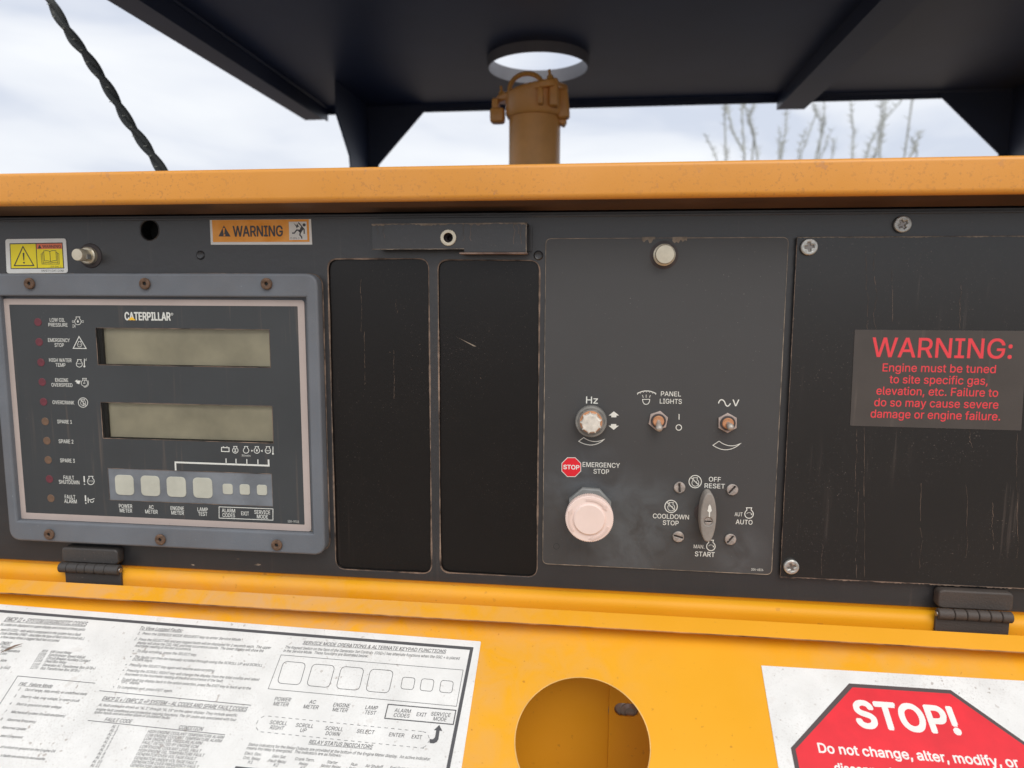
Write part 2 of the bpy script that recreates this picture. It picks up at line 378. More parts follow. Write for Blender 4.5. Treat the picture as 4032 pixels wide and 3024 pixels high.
class Ink:
    def __init__(s, fr, off, crop): s.fr, s.off, s.c = fr, off, crop; s.v = []; s.f = []
    def p(s, x, y): return P(s.fr, s.c, x, y, s.off)
    def add(s, vs, fs):
        b = len(s.v); s.v += vs; s.f += [tuple(i + b for i in f) for f in fs]
    def ux(s, x, yb, v):
        tx = S(s.c, x, yb)[0]; u = s.p(x, yb)[0]
        for _ in range(4):
            a = s.fr.px(u, v, s.off)[0]; g = (s.fr.px(u + 1e-4, v, s.off)[0] - a) / 1e-4; u += (tx - a) / g
        return u
    def T(s, t, x0, x1, yb, h, bold=0.0, shear=0.0, under=False, rot=0.0):
        vs, fs, a, b = text_geo(t, bold, shear); xc = (x0 + x1) / 2; v0 = s.p(xc, yb)[1]; hv = s.p(xc, yb - h)[1] - v0
        u0, u1 = s.ux(x0, yb, v0), s.ux(x1, yb, v0); kx = (u1 - u0) / (b - a); ky = hv / CAPH; uc = (u0 + u1) / 2
        cr, sr = math.cos(rot), math.sin(rot)
        def tr(x, y, z=0):
            X = u0 + (x - a) * kx - uc; Y = y * ky; return (uc + X * cr - Y * sr, v0 + X * sr + Y * cr, -z * .000004)
        if s.fr is FF and bold <= .004: bold = .010
        n = 0 if bold <= .004 else (4 if bold < .03 else 8); e_ = bold * .55
        s.add([tr(x, y, z_) for x, y, z_ in vs], fs)
        for i in range(n):      # heavier weight: the same glyphs again, shifted by a hair, each on its own level
            aa = 2 * math.pi * (i + .5) / n; q = [tr(x + e_ * math.cos(aa) * hv / CAPH / kx, y + e_ * math.sin(aa), z_) for x, y, z_ in vs]
            s.add([(x, y, z_ - .000012 * (i + 1)) for x, y, z_ in q], fs)
        if under: s.poly_uv([(u0, v0 - hv * .13), (u1, v0 - hv * .13), (u1, v0 - hv * .22), (u0, v0 - hv * .22)])
    def poly_uv(s, pts):
        bm = bmesh.new(); q = [bm.verts.new((x, y, 0)) for x, y in pts]; bm.faces.new(q); bmesh.ops.triangulate(bm, faces=bm.faces[:])
        bm.normal_update(); bm.verts.index_update()
        s.add([tuple(v.co) for v in bm.verts], [tuple(v.index for v in (f.verts if f.normal.z > 0 else reversed(f.verts))) for f in bm.faces]); bm.free()
    def poly(s, pts): s.poly_uv([s.p(*q) for q in pts])
    def line(s, pts, wpx, closed=False):
        q = [Vector(s.p(*z)) for z in pts]; k = len(q); sc_ = (Vector(s.p(pts[0][0] + 10, pts[0][1])) - q[0]).length / 10; h = wpx * sc_ / 2
        L_, R2 = [], []
        for i in range(k):
            d0 = (q[i] - q[i - 1]).normalized() if (i or closed) else None; d1 = (q[(i + 1) % k] - q[i]).normalized() if (i < k - 1 or closed) else None
            d = ((d0 or d1) + (d1 or d0)); d = d.normalized() if d.length > 1e-6 else d0
            n2 = Vector((-d.y, d.x)); g = 1 / max(.5, abs(d.dot(d0 or d1))); L_.append(q[i] + n2 * h * g); R2.append(q[i] - n2 * h * g)
        for i in range(k if closed else k - 1):
            j = (i + 1) % k; b = len(s.v); s.v += [(L_[i].x, L_[i].y, 0), (R2[i].x, R2[i].y, 0), (R2[j].x, R2[j].y, 0), (L_[j].x, L_[j].y, 0)]; s.f.append((b, b + 1, b + 2, b + 3))
    def circle(s, cx, cy, r, wpx, n=28, a0=0, a1=360):
        full = a1 - a0 >= 360; m = n if full else n + 1
        s.line([(cx + r * math.cos(R_(a0 + (a1 - a0) * i / n)), cy - r * math.sin(R_(a0 + (a1 - a0) * i / n))) for i in range(m)], wpx, full)
    def engine(s, cx, cy, r, w=3):
        s.circle(cx, cy, r, w, 24, 90 + 30, 90 + 330)
        s.line([(cx - r * .5, cy - r * .86), (cx - r * .5, cy - r * 1.1), (cx - r * .62, cy - r * 1.45), (cx + r * .62, cy - r * 1.45), (cx + r * .5, cy - r * 1.1), (cx + r * .5, cy - r * .86)], w)
    def out(s, name, material, parent):
        me = bpy.data.meshes.new(name); me.from_pydata(s.v, [], s.f); me.update()
        return link(name, me, material, parent, s.fr.M @ Matrix.Translation((0, 0, s.off)))

# ================================================================== GROUND
GZ = -1.45
bm = bmesh.new(); bmesh.ops.create_grid(bm, x_segments=60, y_segments=60, size=1)
for v in bm.verts:
    sx, sy = v.co.x, v.co.y; v.co.x = sx * abs(sx) * 900; v.co.y = sy * abs(sy) * 900
    v.co.z = GZ + (random.uniform(-.03, .03) if max(abs(sx), abs(sy)) > .08 else 0)
g = link('ground', bmesh_out(bm), 'ground'); g['kind'] = 'structure'

# ================================================================== ENCLOSURE (yellow cabinet)
XL, XR = -1.0, .66
zt = FP.uv(2016, 645, .05)[1]; zf = FP.uv(2016, 785, .05)[1]; zp = FP.uv(2016, 836, 0)[1]; zb = FP.uv(2016, 2392 - 90, 0)[1]
zb = FP.uv(1800, 2294.5, 0)[1]
enc = thing('generator_enclosure', (0, .6, GZ), 'yellow painted steel generator enclosure framing the black control panel', 'generator enclosure')
def bend(cy, cz, r, a0, a1, n=8): return [(cy + r * math.cos(R_(a0 + (a1 - a0) * i / n)), cz + r * math.sin(R_(a0 + (a1 - a0) * i / n))) for i in range(n + 1)]
r1, r2 = .0035, .0045
zf = FP.uv(2016, 786, .05)[1]
link('unseen_dark_deck', boxm(XL, .03, zt - .03, XR, 1.55, zt - .004), 'canopy', enc)  # unseen deck, made black to keep yellow bounce off the canopy
prof = [(.03, zt - .01), (.03, zt)] + bend(-.05 + r1, zt - r1, r1, 90, 180) + bend(-.05 + r2, zf + r2, r2, 180, 270)
link('top_rail', extrude_profile(prof, XL, XR, n=1), 'rail', enc)
link('rail_underside', extrude_profile([(-.05 + r2 + .0002, zf), (-.012, zp + .0035), (-.004, zp + .0012), (.0005, zp + .0012), (.0005, zp + .02)], XL, XR), mat('brown_painted_shade', (.10, .052, .028), .6, var=.3, vscale=12), enc)  # shade under the rail is painted in as a dark brown colour
prof = [(.0028, zb + .02), (.0028, zb + .001)] + bend(-.003, zb - .010, .0085, 50, 180, 10) + [(-.0115, GZ + .2)]
# front wall with rounded shoulder under the panel
link('front_wall', extrude_profile(prof, XL, XR), 'yellow', enc)
link('side_wall', boxm(XL - .004, -.0115, GZ + .2, XL, 1.55, zt - .004), 'yellow', enc)
link('side_wall', boxm(XR, -.0115, GZ + .2, XR + .004, 1.55, zt - .004), 'yellow', enc)
link('rear_wall', boxm(XL, 1.55, GZ + .2, XR, 1.554, zt - .004), 'yellow', enc)
link('base_skid', boxm(XL - .03, 0.02, GZ, XR + .03, 1.6, GZ + .2, .01), 'canopy', enc)
# overlapping sheet with slotted hole, seen through the hole of the open door
FW = Frame((0, -.0115, 0), (1, 0, 0), (0, 0, 1))
su = P(FW, 'd5', 1200, 1300, .003)[0]; sl = P(FW, 'd5', 1340, 1198, .003)
slot = [(sl[0] + x, sl[1] + y) for x, y in [(math.copysign(.0045, math.cos(a)) + .0062 * math.cos(a), .0062 * math.sin(a)) for a in [2 * math.pi * (i + .5) / 28 for i in range(28)]]]
link('access_panel', shape([rect(su, sl[1] - .35, su + .25, sl[1] + .045), slot], .003, .0025, .0004), 'yellow', enc, FW.M)
link('slot_washer', lathe([(0.0, 0), (.004, .0008), (.0045, .0018), (.008, .0008), (.0095, .0016), (.012, .0004), (.019, .0002)], 28), 'steel', enc, FW.at(sl[0] + .003, sl[1] - .003, .0002))

# ================================================================== CONTROL PANEL
pan = thing('control_panel', (0, 0, zb), 'long black hinged control panel between the yellow rails', 'control panel')
def quad(fr, pts, off=0.0): return [P(fr, c, x, y, off) for c, x, y in pts]
rc1 = quad(FP, [('c6', 187, 455), ('c6', 1012, 462), ('src', 1704, 2251), ('src', 1327, 2240)])
rc1 = [(rc1[0][0], rc1[0][1]), (rc1[1][0], rc1[0][1]), (rc1[1][0], rc1[3][1]), (rc1[0][0], rc1[3][1])]
rc2 = quad(FP, [('c6', 1087, 462), ('c6', 1920, 468), ('src', 2120, 2273), ('src', 1735, 2262)])
rc2 = [(rc2[0][0], rc2[0][1]), (rc2[1][0], rc2[1][1]), (rc2[1][0], rc2[2][1]), (rc2[0][0], rc2[2][1])]
rl1, rl2 = rpoly(rc1, .0085, 6), rpoly(rc2, .0085, 6)
hc = P(FP, 'g4', 930, 135)
link('face_sheet', shape([rect(XL + .02, zb, XR - .02, zp), rl1, rl2, circ(*hc, .0088, 28)], 0, .0024, .0005), 'black', pan, FP.M)
for rl in (rl1, rl2):
    link('cover', shape([[(x, y) for x, y in rl]], -.0022, .001), 'recess', pan, FP.M)
    link('worn_edge', ring_strip(rl, .0010, .00008, .75), 'edge', pan, FP.M)
link('hole_backing', lathe([(0, -.02), (.012, -.02), (.012, -.0025), (.0089, -.0025)], 24), 'cavity', pan, FP.at(*hc))
link('hole_rim', lathe([(.0088, .0002), (.0094, .0006), (.0100, .0001)], 32), 'black', pan, FP.at(*hc))
link('top_lip', boxm(XL + .02, zp - .0042, -.0002, XR - .02, zp - .0020, .0011, .0005), 'black', pan, FP.M)
bump_me = lathe([(0, .0009), (.0018, .0008), (.0030, .0012), (.0042, .0002), (.0044, -.0003)], 24)
for c, x, y in (('g4', 1248, 292), ('c6', 1908, 427)): link('weld_bump', bump_me, 'black', pan, FP.at(*P(FP, c, x, y)))
for c, x, y, s_ in (('g5', 1202, 1143, .0016), ('g5', 1602, 1142, .0022), ('g5', 1482, 1107, .0014), ('c6', 150, 1215, .0015)):
    u, v = P(FP, c, x, y); q = [(u + s_ * random.uniform(.4, 1.1) * math.cos(a) * 1.6, v + s_ * .6 * random.uniform(.4, 1) * math.sin(a)) for a in [i * .7 for i in range(9)]]
    link('paint_chip', sheet(q, .0002), 'edge_thin', pan, FP.M)
# screws -------------------------------------------------------------
def cross(r, wd):
    a = wd / 2; return [(-a, r), (-a * 1.1, a * 1.1), (-r, a), (-r, -a), (-a * 1.1, -a * 1.1), (-a, -r), (a, -r), (a * 1.1, -a * 1.1), (r, -a), (r, a), (a * 1.1, a * 1.1), (a, r)]
ph_me = shape([circ(0, 0, .0068, 36), cross(.0036, .0019)], .0036, .0036, .0011, 3)
ph_in = sheet(circ(0, 0, .0040, 16), .0018)
def phillips(parent, c, x, y, off=0.0, rot=0.0, s_=1.0):
    u, v = P(FP, c, x, y, off + .003); M = FP.at(u, v, off, rot) @ Matrix.Scale(s_, 4)
    h = link('screw', ph_me, 'zinc', parent, M); link('cross_recess', ph_in, 'steel', h, M)
btn_me = shape([circ(0, 0, .0052, 32), ngon(.0017, 6)], .0030, .0030, .0013, 3); btn_in = sheet(circ(0, 0, .002, 12), .0012)
def button_screw(parent, c, x, y, off, rot):
    u, v = P(FP, c, x, y, off + .002); M = FP.at(u, v, off, rot); h = link('screw', btn_me, 'rustscrew', parent, M); link('socket', btn_in, 'cavity', h, M)
sl_me = shape([circ(0, 0, .0049, 32), rect(-.0041, -.00055, .0041, .00055)], .0022, .0022, .0007, 3); sl_in = sheet(rect(-.0044, -.0008, .0044, .0008), .0008)
def slot_screw(parent, c, x, y, off, rot):
    u, v = P(FP, c, x, y, off + .002); M = FP.at(u, v, off, rot); h = link('screw', sl_me, 'oldscrew', parent, M); link('slot', sl_in, 'rubber', h, M)
phillips(pan, 'w1', 932, 152, 0, R_(30))

# latch bracket (channel standing proud of the panel) --------------------
BO = .016
b0 = P(FP, 'c6', 545, 168, BO); b1 = P(FP, 'c6', 1815, 376, BO); bs = P(FP, 'c6', 1300, 378, BO)[0]; bl = P(FP, 'c6', 1815, 400, BO)[1]
br = thing('latch_bracket', (b0[0], -.01, b0[1]), 'black folded steel bracket with a ribbed nut above the two blank covers', 'bracket')
nu = P(FP, 'c6', 1173, 282, BO)
face = rpoly([(b0[0], b1[1]), (bs, b1[1]), (bs, bl), (b1[0], bl), (b1[0], b0[1]), (b0[0], b0[1])], .0008, 3)
link('front_plate', shape([face, circ(nu[0], nu[1], .0048, 20)], BO, .0016, .0004), 'black', br, FP.M)
link('top_plate', boxm(b0[0], b0[1] - .0016, 0.0, b1[0], b0[1], BO - .0017), 'black', br, FP.M)
link('back_plate', boxm(b0[0] + .006, bl + .002, .0005, P(FP, 'c6', 1857, 300, .002)[0], b0[1] - .0017, .002), 'black', br, FP.M)
link('bottom_lip', boxm(bs - .004, bl - .0014, .004, b1[0], bl - .0001, BO + .0006, .0004), mat('reddish_worn_lip', (.12, .05, .045), .6, var=.6, vscale=60, vcol=(.34, .24, .19)), br, FP.M)
def edge_line(p0, p1, wd, z, parent, jit=.9, m='edge_thin'):
    a, b = Vector(p0), Vector(p1); k = int((b - a).length / .0015); bmm = bmesh.new(); pr = None; d = (b - a).normalized(); n2 = Vector((-d.y, d.x))
    for i in range(k + 1):
        q = a.lerp(b, i / k); ww = wd * max(.1, 1 + jit * random.uniform(-1, 1) + jit * .5 * math.sin(i * .23)); c0 = bmm.verts.new((*(q + n2 * wd * .4), z)); c1 = bmm.verts.new((*(q - n2 * ww), z))
        if pr: bmm.faces.new([pr[0], pr[1], c1, c0])
        pr = (c0, c1)
    return link('worn_edge', bmesh_out(bmm, 0), m, parent, FP.M)
edge_line((b0[0], b0[1] - .0004), (b1[0], b0[1] - .0004), .0008, BO + .0002, br)
edge_line((b1[0] - .0006, b0[1]), (b1[0] - .0006, bl), .0005, BO + .0002, br, .6)
edge_line((b0[0], b1[1] + .0006), (bs, b1[1] + .0006), .0003, BO + .0002, br, .8)
rib = [((.0066 if i % 2 else .0071) * math.cos(2 * math.pi * i / 60), (.0066 if i % 2 else .0071) * math.sin(2 * math.pi * i / 60)) for i in range(60)]
rn = link('ribbed_nut', shape([rib, circ(0, 0, .0040, 24)], BO + .0012, .004, .0004), 'brass', br, FP.at(*nu))
link('bore', lathe([(.0040, BO + .001), (.0037, BO - .004), (.0024, BO - .005), (.0022, BO - .010), (0, BO - .011)], 24), 'rubber', rn, FP.at(*nu))
tri = [random.uniform(0, 1) for _ in range(6)]
for k in range(7):
    xx = b0[0] + (b1[0] - b0[0]) * (.04, .08, .60, .64, .92, .94, .96)[k]
    pts = [(xx + random.uniform(-.0012, .0012), b0[1] - .001 - j * .0028) for j in range(random.randint(4, 7))]
    bmm = bmesh.new(); pr = None
    for q in pts:
        c = [bmm.verts.new((q[0] - .00016, q[1], BO + .00015)), bmm.verts.new((q[0] + .00016, q[1], BO + .00015))]
        if pr: bmm.faces.new([pr[0], pr[1], c[1], c[0]])
        pr = c
    link('scratch', bmesh_out(bmm, 0), 'edge', br, FP.M)

# ================================================================== COVER PLATE (right)
CO = .0042
cpt = [P(FP, 'src', 3138, 932, CO), P(FP, 'src', 3071, 2272, CO)]; cx0 = (cpt[0][0] + cpt[1][0]) / 2
cov = thing('cover_plate', (cx0 + .12, 0, cpt[1][1]), 'black screwed-on blank plate carrying the red lettered label', 'cover plate')
CW = .205
link('plate', shape([rpoly([(cpt[1][0], cpt[1][1]), (cx0 + CW, cpt[1][1]), (cx0 + CW, cpt[0][1]), (cpt[0][0], cpt[0][1])], .0015, 3)], CO, .0034, .0006), 'plate', cov, FP.M)
edge_line((cpt[0][0], cpt[0][1] - .0004), (cx0 + CW, cpt[0][1] - .0004), .00045, CO + .00012, cov, .8)
edge_line((cpt[0][0] + .0003, cpt[0][1]), (cpt[1][0] + .0003, cpt[1][1]), .00025, CO + .00012, cov, .6, 'edge')
edge_line((cpt[1][0], cpt[1][1] + .0004), (cx0 + CW, cpt[1][1] + .0004), .0006, CO + .00012, cov, .9, 'edge')
phillips(cov, 'w1', 253, 317, CO, R_(8)); phillips(cov, 'w2', 215, 1168, CO, R_(20), .95)
def wander(x0, y0, y1, amp, wd, parent, z, c, m='edge_thin'):
    bmm = bmesh.new(); pr = None; n = 26; x = x0
    for i in range(n + 1):
        yy = y0 + (y1 - y0) * i / n; x += random.uniform(-amp, amp); u, v = P(FP, c, x, yy, z); ww = wd * random.uniform(.25, 1)
        q = [bmm.verts.new((u - ww / 2, v, z)), bmm.verts.new((u + ww / 2, v, z))]
        if pr and random.random() < .85: bmm.faces.new([pr[0], pr[1], q[1], q[0]])
        pr = q
    link('water_streak', bmesh_out(bmm, 0), m, parent, FP.M)
for a in ((665, 340, 915, 6), (720, 360, 915, 9), (1360, 590, 915, 6), (850, 480, 860, 3)): wander(a[0], a[1], a[2], a[3], .00028, cov, CO + .00015, 'w1', 'edge')
for a in ((690, 145, 620, 3), (745, 150, 1240, 4), (700, 620, 1245, 6), (1480, 570, 1100, 5), (1680, 700, 1040, 6), (1850, 200, 1100, 6), (1160, 560, 1200, 6), (1500, 170, 300, 5), (440, 1000, 1240, 3)): wander(a[0], a[1], a[2], a[3], .00026, cov, CO + .00015, 'w2', 'edge')

# ================================================================== RED LETTERED STICKER
so_ = CO + .0004
stk = thing('warning_sticker', (*(lambda q: (q[0], -CO, q[1]))(P(FP, 'w1', 1180, 1600, so_)),), 'greyish sticker with red WARNING lettering on the black cover plate', 'sticker')
q = PL(FP, 'src', [(3366, 1298), (4046, 1303), (4021, 1695), (3347, 1676)], so_)
link('backing', shape([rpoly(q, .001, 3)], so_, .0003), 'greystk', stk, FP.M)
k = Ink(FP, so_ + .00012, 'w1')
k.T('WARNING:', 705, 1718, 1121, 140, .018)
for t, a, b, y in (('Engine must be tuned', 783, 1603, 1227), ('to site specific gas,', 833, 1545, 1312), ('elevation, etc. Failure to', 738, 1620, 1397), ('do so may cause severe', 722, 1622, 1482), ('damage or engine failure.', 696, 1635, 1566)):
    k.T(t, a, b, y, 58, .014)
k.out('lettering', 'redtxt', stk)

# ================================================================== ORANGE WARNING STICKER
oo = .0005
st2 = thing('electric_shock_sticker', (*(lambda q: (q[0], 0, q[1]))(P(FP, 'z6', 1090, 688)),), 'orange WARNING sticker with a shocked figure pictogram above the two blank covers', 'sticker')
link('backing', shape([PL(FP, 'z6', [(122, 175), (2038, 163), (2064, 688), (145, 690)], oo)], oo, .0004), 'whitestk', st2, FP.M)
k = Ink(FP, oo + .0001, 'z6'); k.poly([(165, 225), (1998, 208), (2014, 636), (186, 640)]); k.out('orange_field', 'orange', st2)
k = Ink(FP, oo + .0002, 'z6'); k.poly([(1620, 255), (1957, 252), (1972, 598), (1632, 600)]); k.out('white_square', 'whitestk', st2)
k = Ink(FP, oo + .0003, 'z6')
k.T('WARNING', 570, 1505, 530, 195, .03); k.poly([(392, 325), (520, 535), (290, 533)]); k.T('7C-0974', 1648, 1778, 584, 34, 0); k.T('2', 1803, 1820, 584, 34, 0)
k.poly([(c + 1911, d + 316) for c, d in circ(0, 0, 30, 18)])
k.poly([(1708, 275), (1768, 328), (1777, 288), (1828, 368), (1795, 345), (1773, 385), (1755, 340)])
k.line([(1800, 270), (1850, 325), (1890, 375), (1912, 400), (1913, 485)], 20)
k.poly([(1850, 350), (1915, 385), (1880, 420), (1850, 470), (1800, 440), (1830, 400)])
k.line([(1840, 420), (1770, 412), (1725, 470), (1682, 470)], 24); k.line([(1845, 430), (1830, 505), (1862, 540), (1868, 575)], 24)
k.out('lettering', 'ink2', st2)
k = Ink(FP, oo + .0004, 'z6'); k.poly([(372, 375), (412, 375), (398, 480), (386, 480)]); k.poly([(c + 402, d + 508) for c, d in circ(0, 0, 18, 14)]); k.out('exclamation_mark', 'orange', st2)

# ================================================================== YELLOW SAFETY STICKER
st3 = thing('safety_sticker', (*(lambda q: (q[0], 0, q[1]))(P(FP, 'z2', 750, 1240)),), 'yellow and white read-the-manual sticker left of the projecting panel lamp', 'sticker')
link('backing', shape([rpoly(PL(FP, 'z2', [(108, 535), (1365, 520), (1408, 1235), (138, 1245)], oo), .0025, 5)], oo, .0004), 'whitestk', st3, FP.M)
k = Ink(FP, oo + .0001, 'z2'); k.poly([(197, 622), (1297, 605), (1332, 1142), (222, 1155)]); k.T('SAFETY.CAT.COM', 858, 1315, 1210, 40, .004); k.out('black_frame', 'ink', st3)
k = Ink(FP, oo + .0002, 'z2'); k.poly([(215, 642), (738, 635), (765, 1132), (236, 1137)]); k.poly([(762, 742), (1288, 735), (1312, 1125), (783, 1132)]); k.out('yellow_field', 'stkyel', st3)
k = Ink(FP, oo + .0002, 'z2'); k.poly([(755, 633), (1282, 625), (1287, 733), (761, 740)]); k.out('orange_field', 'salmon', st3)
k = Ink(FP, oo + .0003, 'z2')
k.line([(475, 690), (700, 1083), (297, 1085)], 20, True); k.poly([(470, 825), (487, 815), (506, 825), (502, 980), (485, 980)]); k.poly([(497 + c, 1023 + d) for c, d in circ(0, 0, 19, 14)])
k.T('WARNING', 882, 1262, 720, 62, .02); k.poly([(820, 650), (862, 725), (782, 727)]); k.T('229-3581  1', 1050, 1270, 1117, 28, .0)
k.line([(905, 780), (960, 772), (1010, 780), (1030, 795), (1060, 778), (1110, 770), (1158, 776), (1170, 985), (1110, 982), (1050, 1000), (985, 985), (922, 988)], 10, True)
k.line([(1032, 795), (1048, 998)], 10); k.line([(900, 812), (880, 814), (898, 1033), (960, 1020), (1050, 1028), (1120, 1015), (1200, 1028), (1185, 812), (1165, 812)], 9)
k.line([(880, 840), (852, 842), (872, 1052), (1228, 1052), (1218, 835), (1190, 835)], 9); k.out('lettering', 'ink', st3)['kind'] = 'stuff'

# ================================================================== PANEL LAMPS (metal hooded)
def panel_lamp(base, tip, name_lbl, side):
    u, v = P(FP, *base); best = None
    for i in range(60):
        h = .004 + i * .0006; a = P(FP, *tip, h); d = abs(a[0] - u) + abs(a[1] - v)
        if best is None or d < best[0]: best = (d, h, a)
    return u, v, best[1]
u, v, h = panel_lamp(('z2', 1880, 880), ('z2', 1590, 860), '', 1)
h = max(.015, min(.03, h)); LH = h
def lamp(u, v, h, rt, rb, lbl):
    t = thing('panel_lamp', (u, 0, v), lbl, 'panel lamp', 'metal hooded panel lamps')
    M = FP.at(u, v)
    link('gasket', lathe([(0, .0012), (rb * 1.25, .0014), (rb * 1.42, .0008), (rb * 1.45, 0)], 40), 'rubber', t, M)
    link('collar', lathe([(0, .0058), (rb * .86, .0058), (rb, .0050), (rb, .0012)], 40), 'brass', t, M)
    prof = [(rt * .99, .0058), (rt, h * .5), (rt, h - .0008), (rt * .93, h), (0, h + .0002)]
    link('hood', lathe(prof, 40), 'brass', t, M)
    return t, M
t, M = lamp(u, v, h, .0055, .0079, 'silvery hooded panel lamp projecting beside the yellow safety sticker')
link('lens_window', boxm(-.0022, -.0036, .0075, .0062, .0005, .0125), 'nut', t, M)
u2, v2 = P(FP, 'm7', 1085, 297); t, M = lamp(u2, v2, .012, .0080, .0091, 'cream round panel lamp at the top of the charcoal switch plate')

# ================================================================== MONITOR MODULE
BZ = .013; MF = .0075
mon = thing('monitor_module', (-.35, 0, P(FP, 'g5', 900, 1040)[1]), 'slate framed engine monitor with two blank displays and indicator lamps', 'monitor')
bo = [P(FP, 'src', -48, 1077, BZ), P(FP, 'g4', 1972, 404, BZ), P(FP, 'g5', 2022, 1087, BZ), P(FP, 'g5', 52, 992, BZ)]
bi = [P(FP, 'g4', -6, 549, BZ), P(FP, 'g4', 1902, 551, BZ), P(FP, 'g5', 1944, 955, BZ), P(FP, 'g5', 103, 868, BZ)]
def ax(q): return [((q[0][0] + q[3][0]) / 2, (q[0][1] + q[1][1]) / 2), ((q[1][0] + q[2][0]) / 2, (q[0][1] + q[1][1]) / 2), ((q[1][0] + q[2][0]) / 2, (q[2][1] + q[3][1]) / 2), ((q[0][0] + q[3][0]) / 2, (q[2][1] + q[3][1]) / 2)]
bo, bi = ax(bo), ax(bi)
link('bezel', shape([rpoly(bo, .011, 8), bi], BZ, BZ - .0005, .0022, 3), 'bezel', mon, FP.M)
link('worn_edge', ring_strip(rpoly(bo, .011, 8), .0010, .0004, .7), 'edge', mon, FP.M)
for x, y, c, r in ((180, 468, 'g4', .2), (898, 469, 'g4', .7), (1656, 470, 'g4', .1), (303, 955, 'g5', .5), (995, 988, 'g5', .3), (1720, 1022, 'g5', .9)): button_screw(mon, c, x, y, BZ, r)
def qd(c1, pts, off): return [P(FP, c, x, y, off) for c, x, y in pts]
d1 = ax(qd(0, [('g4', 597, 742), ('g4', 1675, 757), ('g4', 1683, 992), ('g4', 609, 973)], MF)); d2 = ax(qd(0, [('g5', 627, 131), ('g5', 1695, 158), ('g5', 1699, 385), ('g5', 641, 358)], MF))
kp = ax(qd(0, [('g5', 670, 543), ('g5', 1692, 578), ('g5', 1697, 780), ('g5', 684, 741)], MF))
fo = ax(qd(0, [('g4', 18, 562), ('g4', 1893, 572), ('g5', 1936, 936), ('g5', 120, 856)], MF)); fi = ax(qd(0, [('g4', 62, 599), ('g4', 1853, 610), ('g5', 1894, 893), ('g5', 158, 820)], MF))
link('overlay', shape([rpoly(fi, .0006, 2), d1, d2, kp], MF, .0012), 'mface', mon, FP.M)
link('border', shape([rpoly(fo, .003, 5), rpoly(fi, .0005, 2)], MF + .0001, .0013), 'silver', mon, FP.M)
link('backing_plate', shape([bi, d1, d2, kp], MF - .0014, .001), 'bezel', mon, FP.M)
for d in (d1, d2):
    x0, y0, x1, y1 = d[0][0], d[2][1], d[1][0], d[0][1]
    w_ = link('display', boxm(x0 - .001, y0 - .001, .0005, x1 + .001, y1 + .001, .0012), 'lcd', mon, FP.M)
    link('display_surround', shape([rect(x0 - .002, y0 - .002, x1 + .002, y1 + .002), rect(x0 + .0035, y0 + .0004, x1 - .0002, y1 - .0004)], MF - .003, .003), 'cavity', w_, FP.M)
    link('window_edge', ring_strip(d, .0005, MF + .00015, .5), 'edge', w_, FP.M)
    link('glass_pane', sheet(rect(x0, y0, x1, y1), MF - .0004), 'glass', w_, FP.M)
kpo = link('keypad', shape([kp], MF - .0003, .001), 'keypad', mon, FP.M)
link('keypad_edge', ring_strip(kp, .0004, MF + .00015, .5), 'edge', kpo, FP.M)
for a, b, c, d in ((713, 583, 836, 712), (873, 588, 998, 718), (1034, 594, 1160, 724), (1198, 600, 1324, 731), (1384, 639, 1449, 706), (1490, 642, 1555, 709), (1597, 645, 1662, 712)):
    q = PL(FP, 'g5', [(a, b), (c, d)], MF); s_ = (c - a) / 1.58 * .0002
    link('key', shape([rpoly(rect(q[0][0], q[1][1], q[1][0], q[0][1]), s_ * .28, 5)], MF + .0003, .0012, .0003), 'key', kpo, FP.M)
lm = shape([circ(0, 0, .0038, 28)], .00035, .0012, .0003)
lr = bpy.data.meshes.new_from_object(bpy.data.objects.new('x', lm)) if False else lm.copy()
for c, x, y, red in (('z1', 451, 357, 1), ('z1', 466, 593, 1), ('z1', 487, 835, 1), ('z1', 502, 1068, 1), ('z1', 518, 1303, 1), ('z1', 537, 1536, 0), ('g5', 292, 372, 0), ('g5', 300, 491, 0), ('g5', 308, 610, 1), ('g5', 317, 730, 0)):
    link('indicator_lamp', lm if red else lr, 'lampred' if red else 'lampbrn', mon, FP.at(*P(FP, c, x, y, MF), MF), label='dull red lamp' if red else 'dull brown lamp')
k = Ink(FP, MF + .0003, 'z1'); B = .018
for t, a, b, y in (('LOW OIL', 592, 772, 352), ('PRESSURE', 577, 803, 410), ('EMERGENCY', 572, 830, 592), ('STOP', 650, 760, 650), ('HIGH WATER', 585, 850, 830), ('TEMP', 662, 778, 887), ('ENGINE', 657, 811, 1066), ('OVERSPEED', 613, 861, 1124), ('OVERCRANK', 625, 882, 1332), ('SPARE 1', 682, 855, 1561)):
    k.T(t, a, b, y, 42, B)
k.T('CATERPILLAR', 1485, 2024, 334, 92, .045)
k.circle(2042, 262, 13, 4, 16); k.T('R', 2036, 2048, 269, 13)
k.engine(925, 350, 38, 6); k.poly([(925, 325), (936, 350), (932, 362), (918, 362), (913, 350)])
k.line([(860, 340), (872, 340), (884, 350), (872, 360), (860, 360)], 4, True); k.line([(990, 340), (978, 340), (966, 350), (978, 360), (990, 360)], 4, True)
k.line([(866, 380), (866, 424), (890, 402), (866, 384)], 4); k.line([(892, 380), (892, 428)], 4)
k.line([(938, 528), (1024, 670), (870, 668)], 9, True); k.engine(945, 625, 27, 5); k.T('STOP', 928, 964, 630, 11)
k.engine(942, 855, 36, 7); k.line([(915, 852), (930, 848), (942, 853), (955, 848), (968, 853)], 4); k.line([(1002, 800), (1002, 880)], 10); k.poly([(1002 + c, 882 + d) for c, d in circ(0, 0, 12, 12)])
k.line([(1024, 785), (1024, 815), (996, 790)], 4)
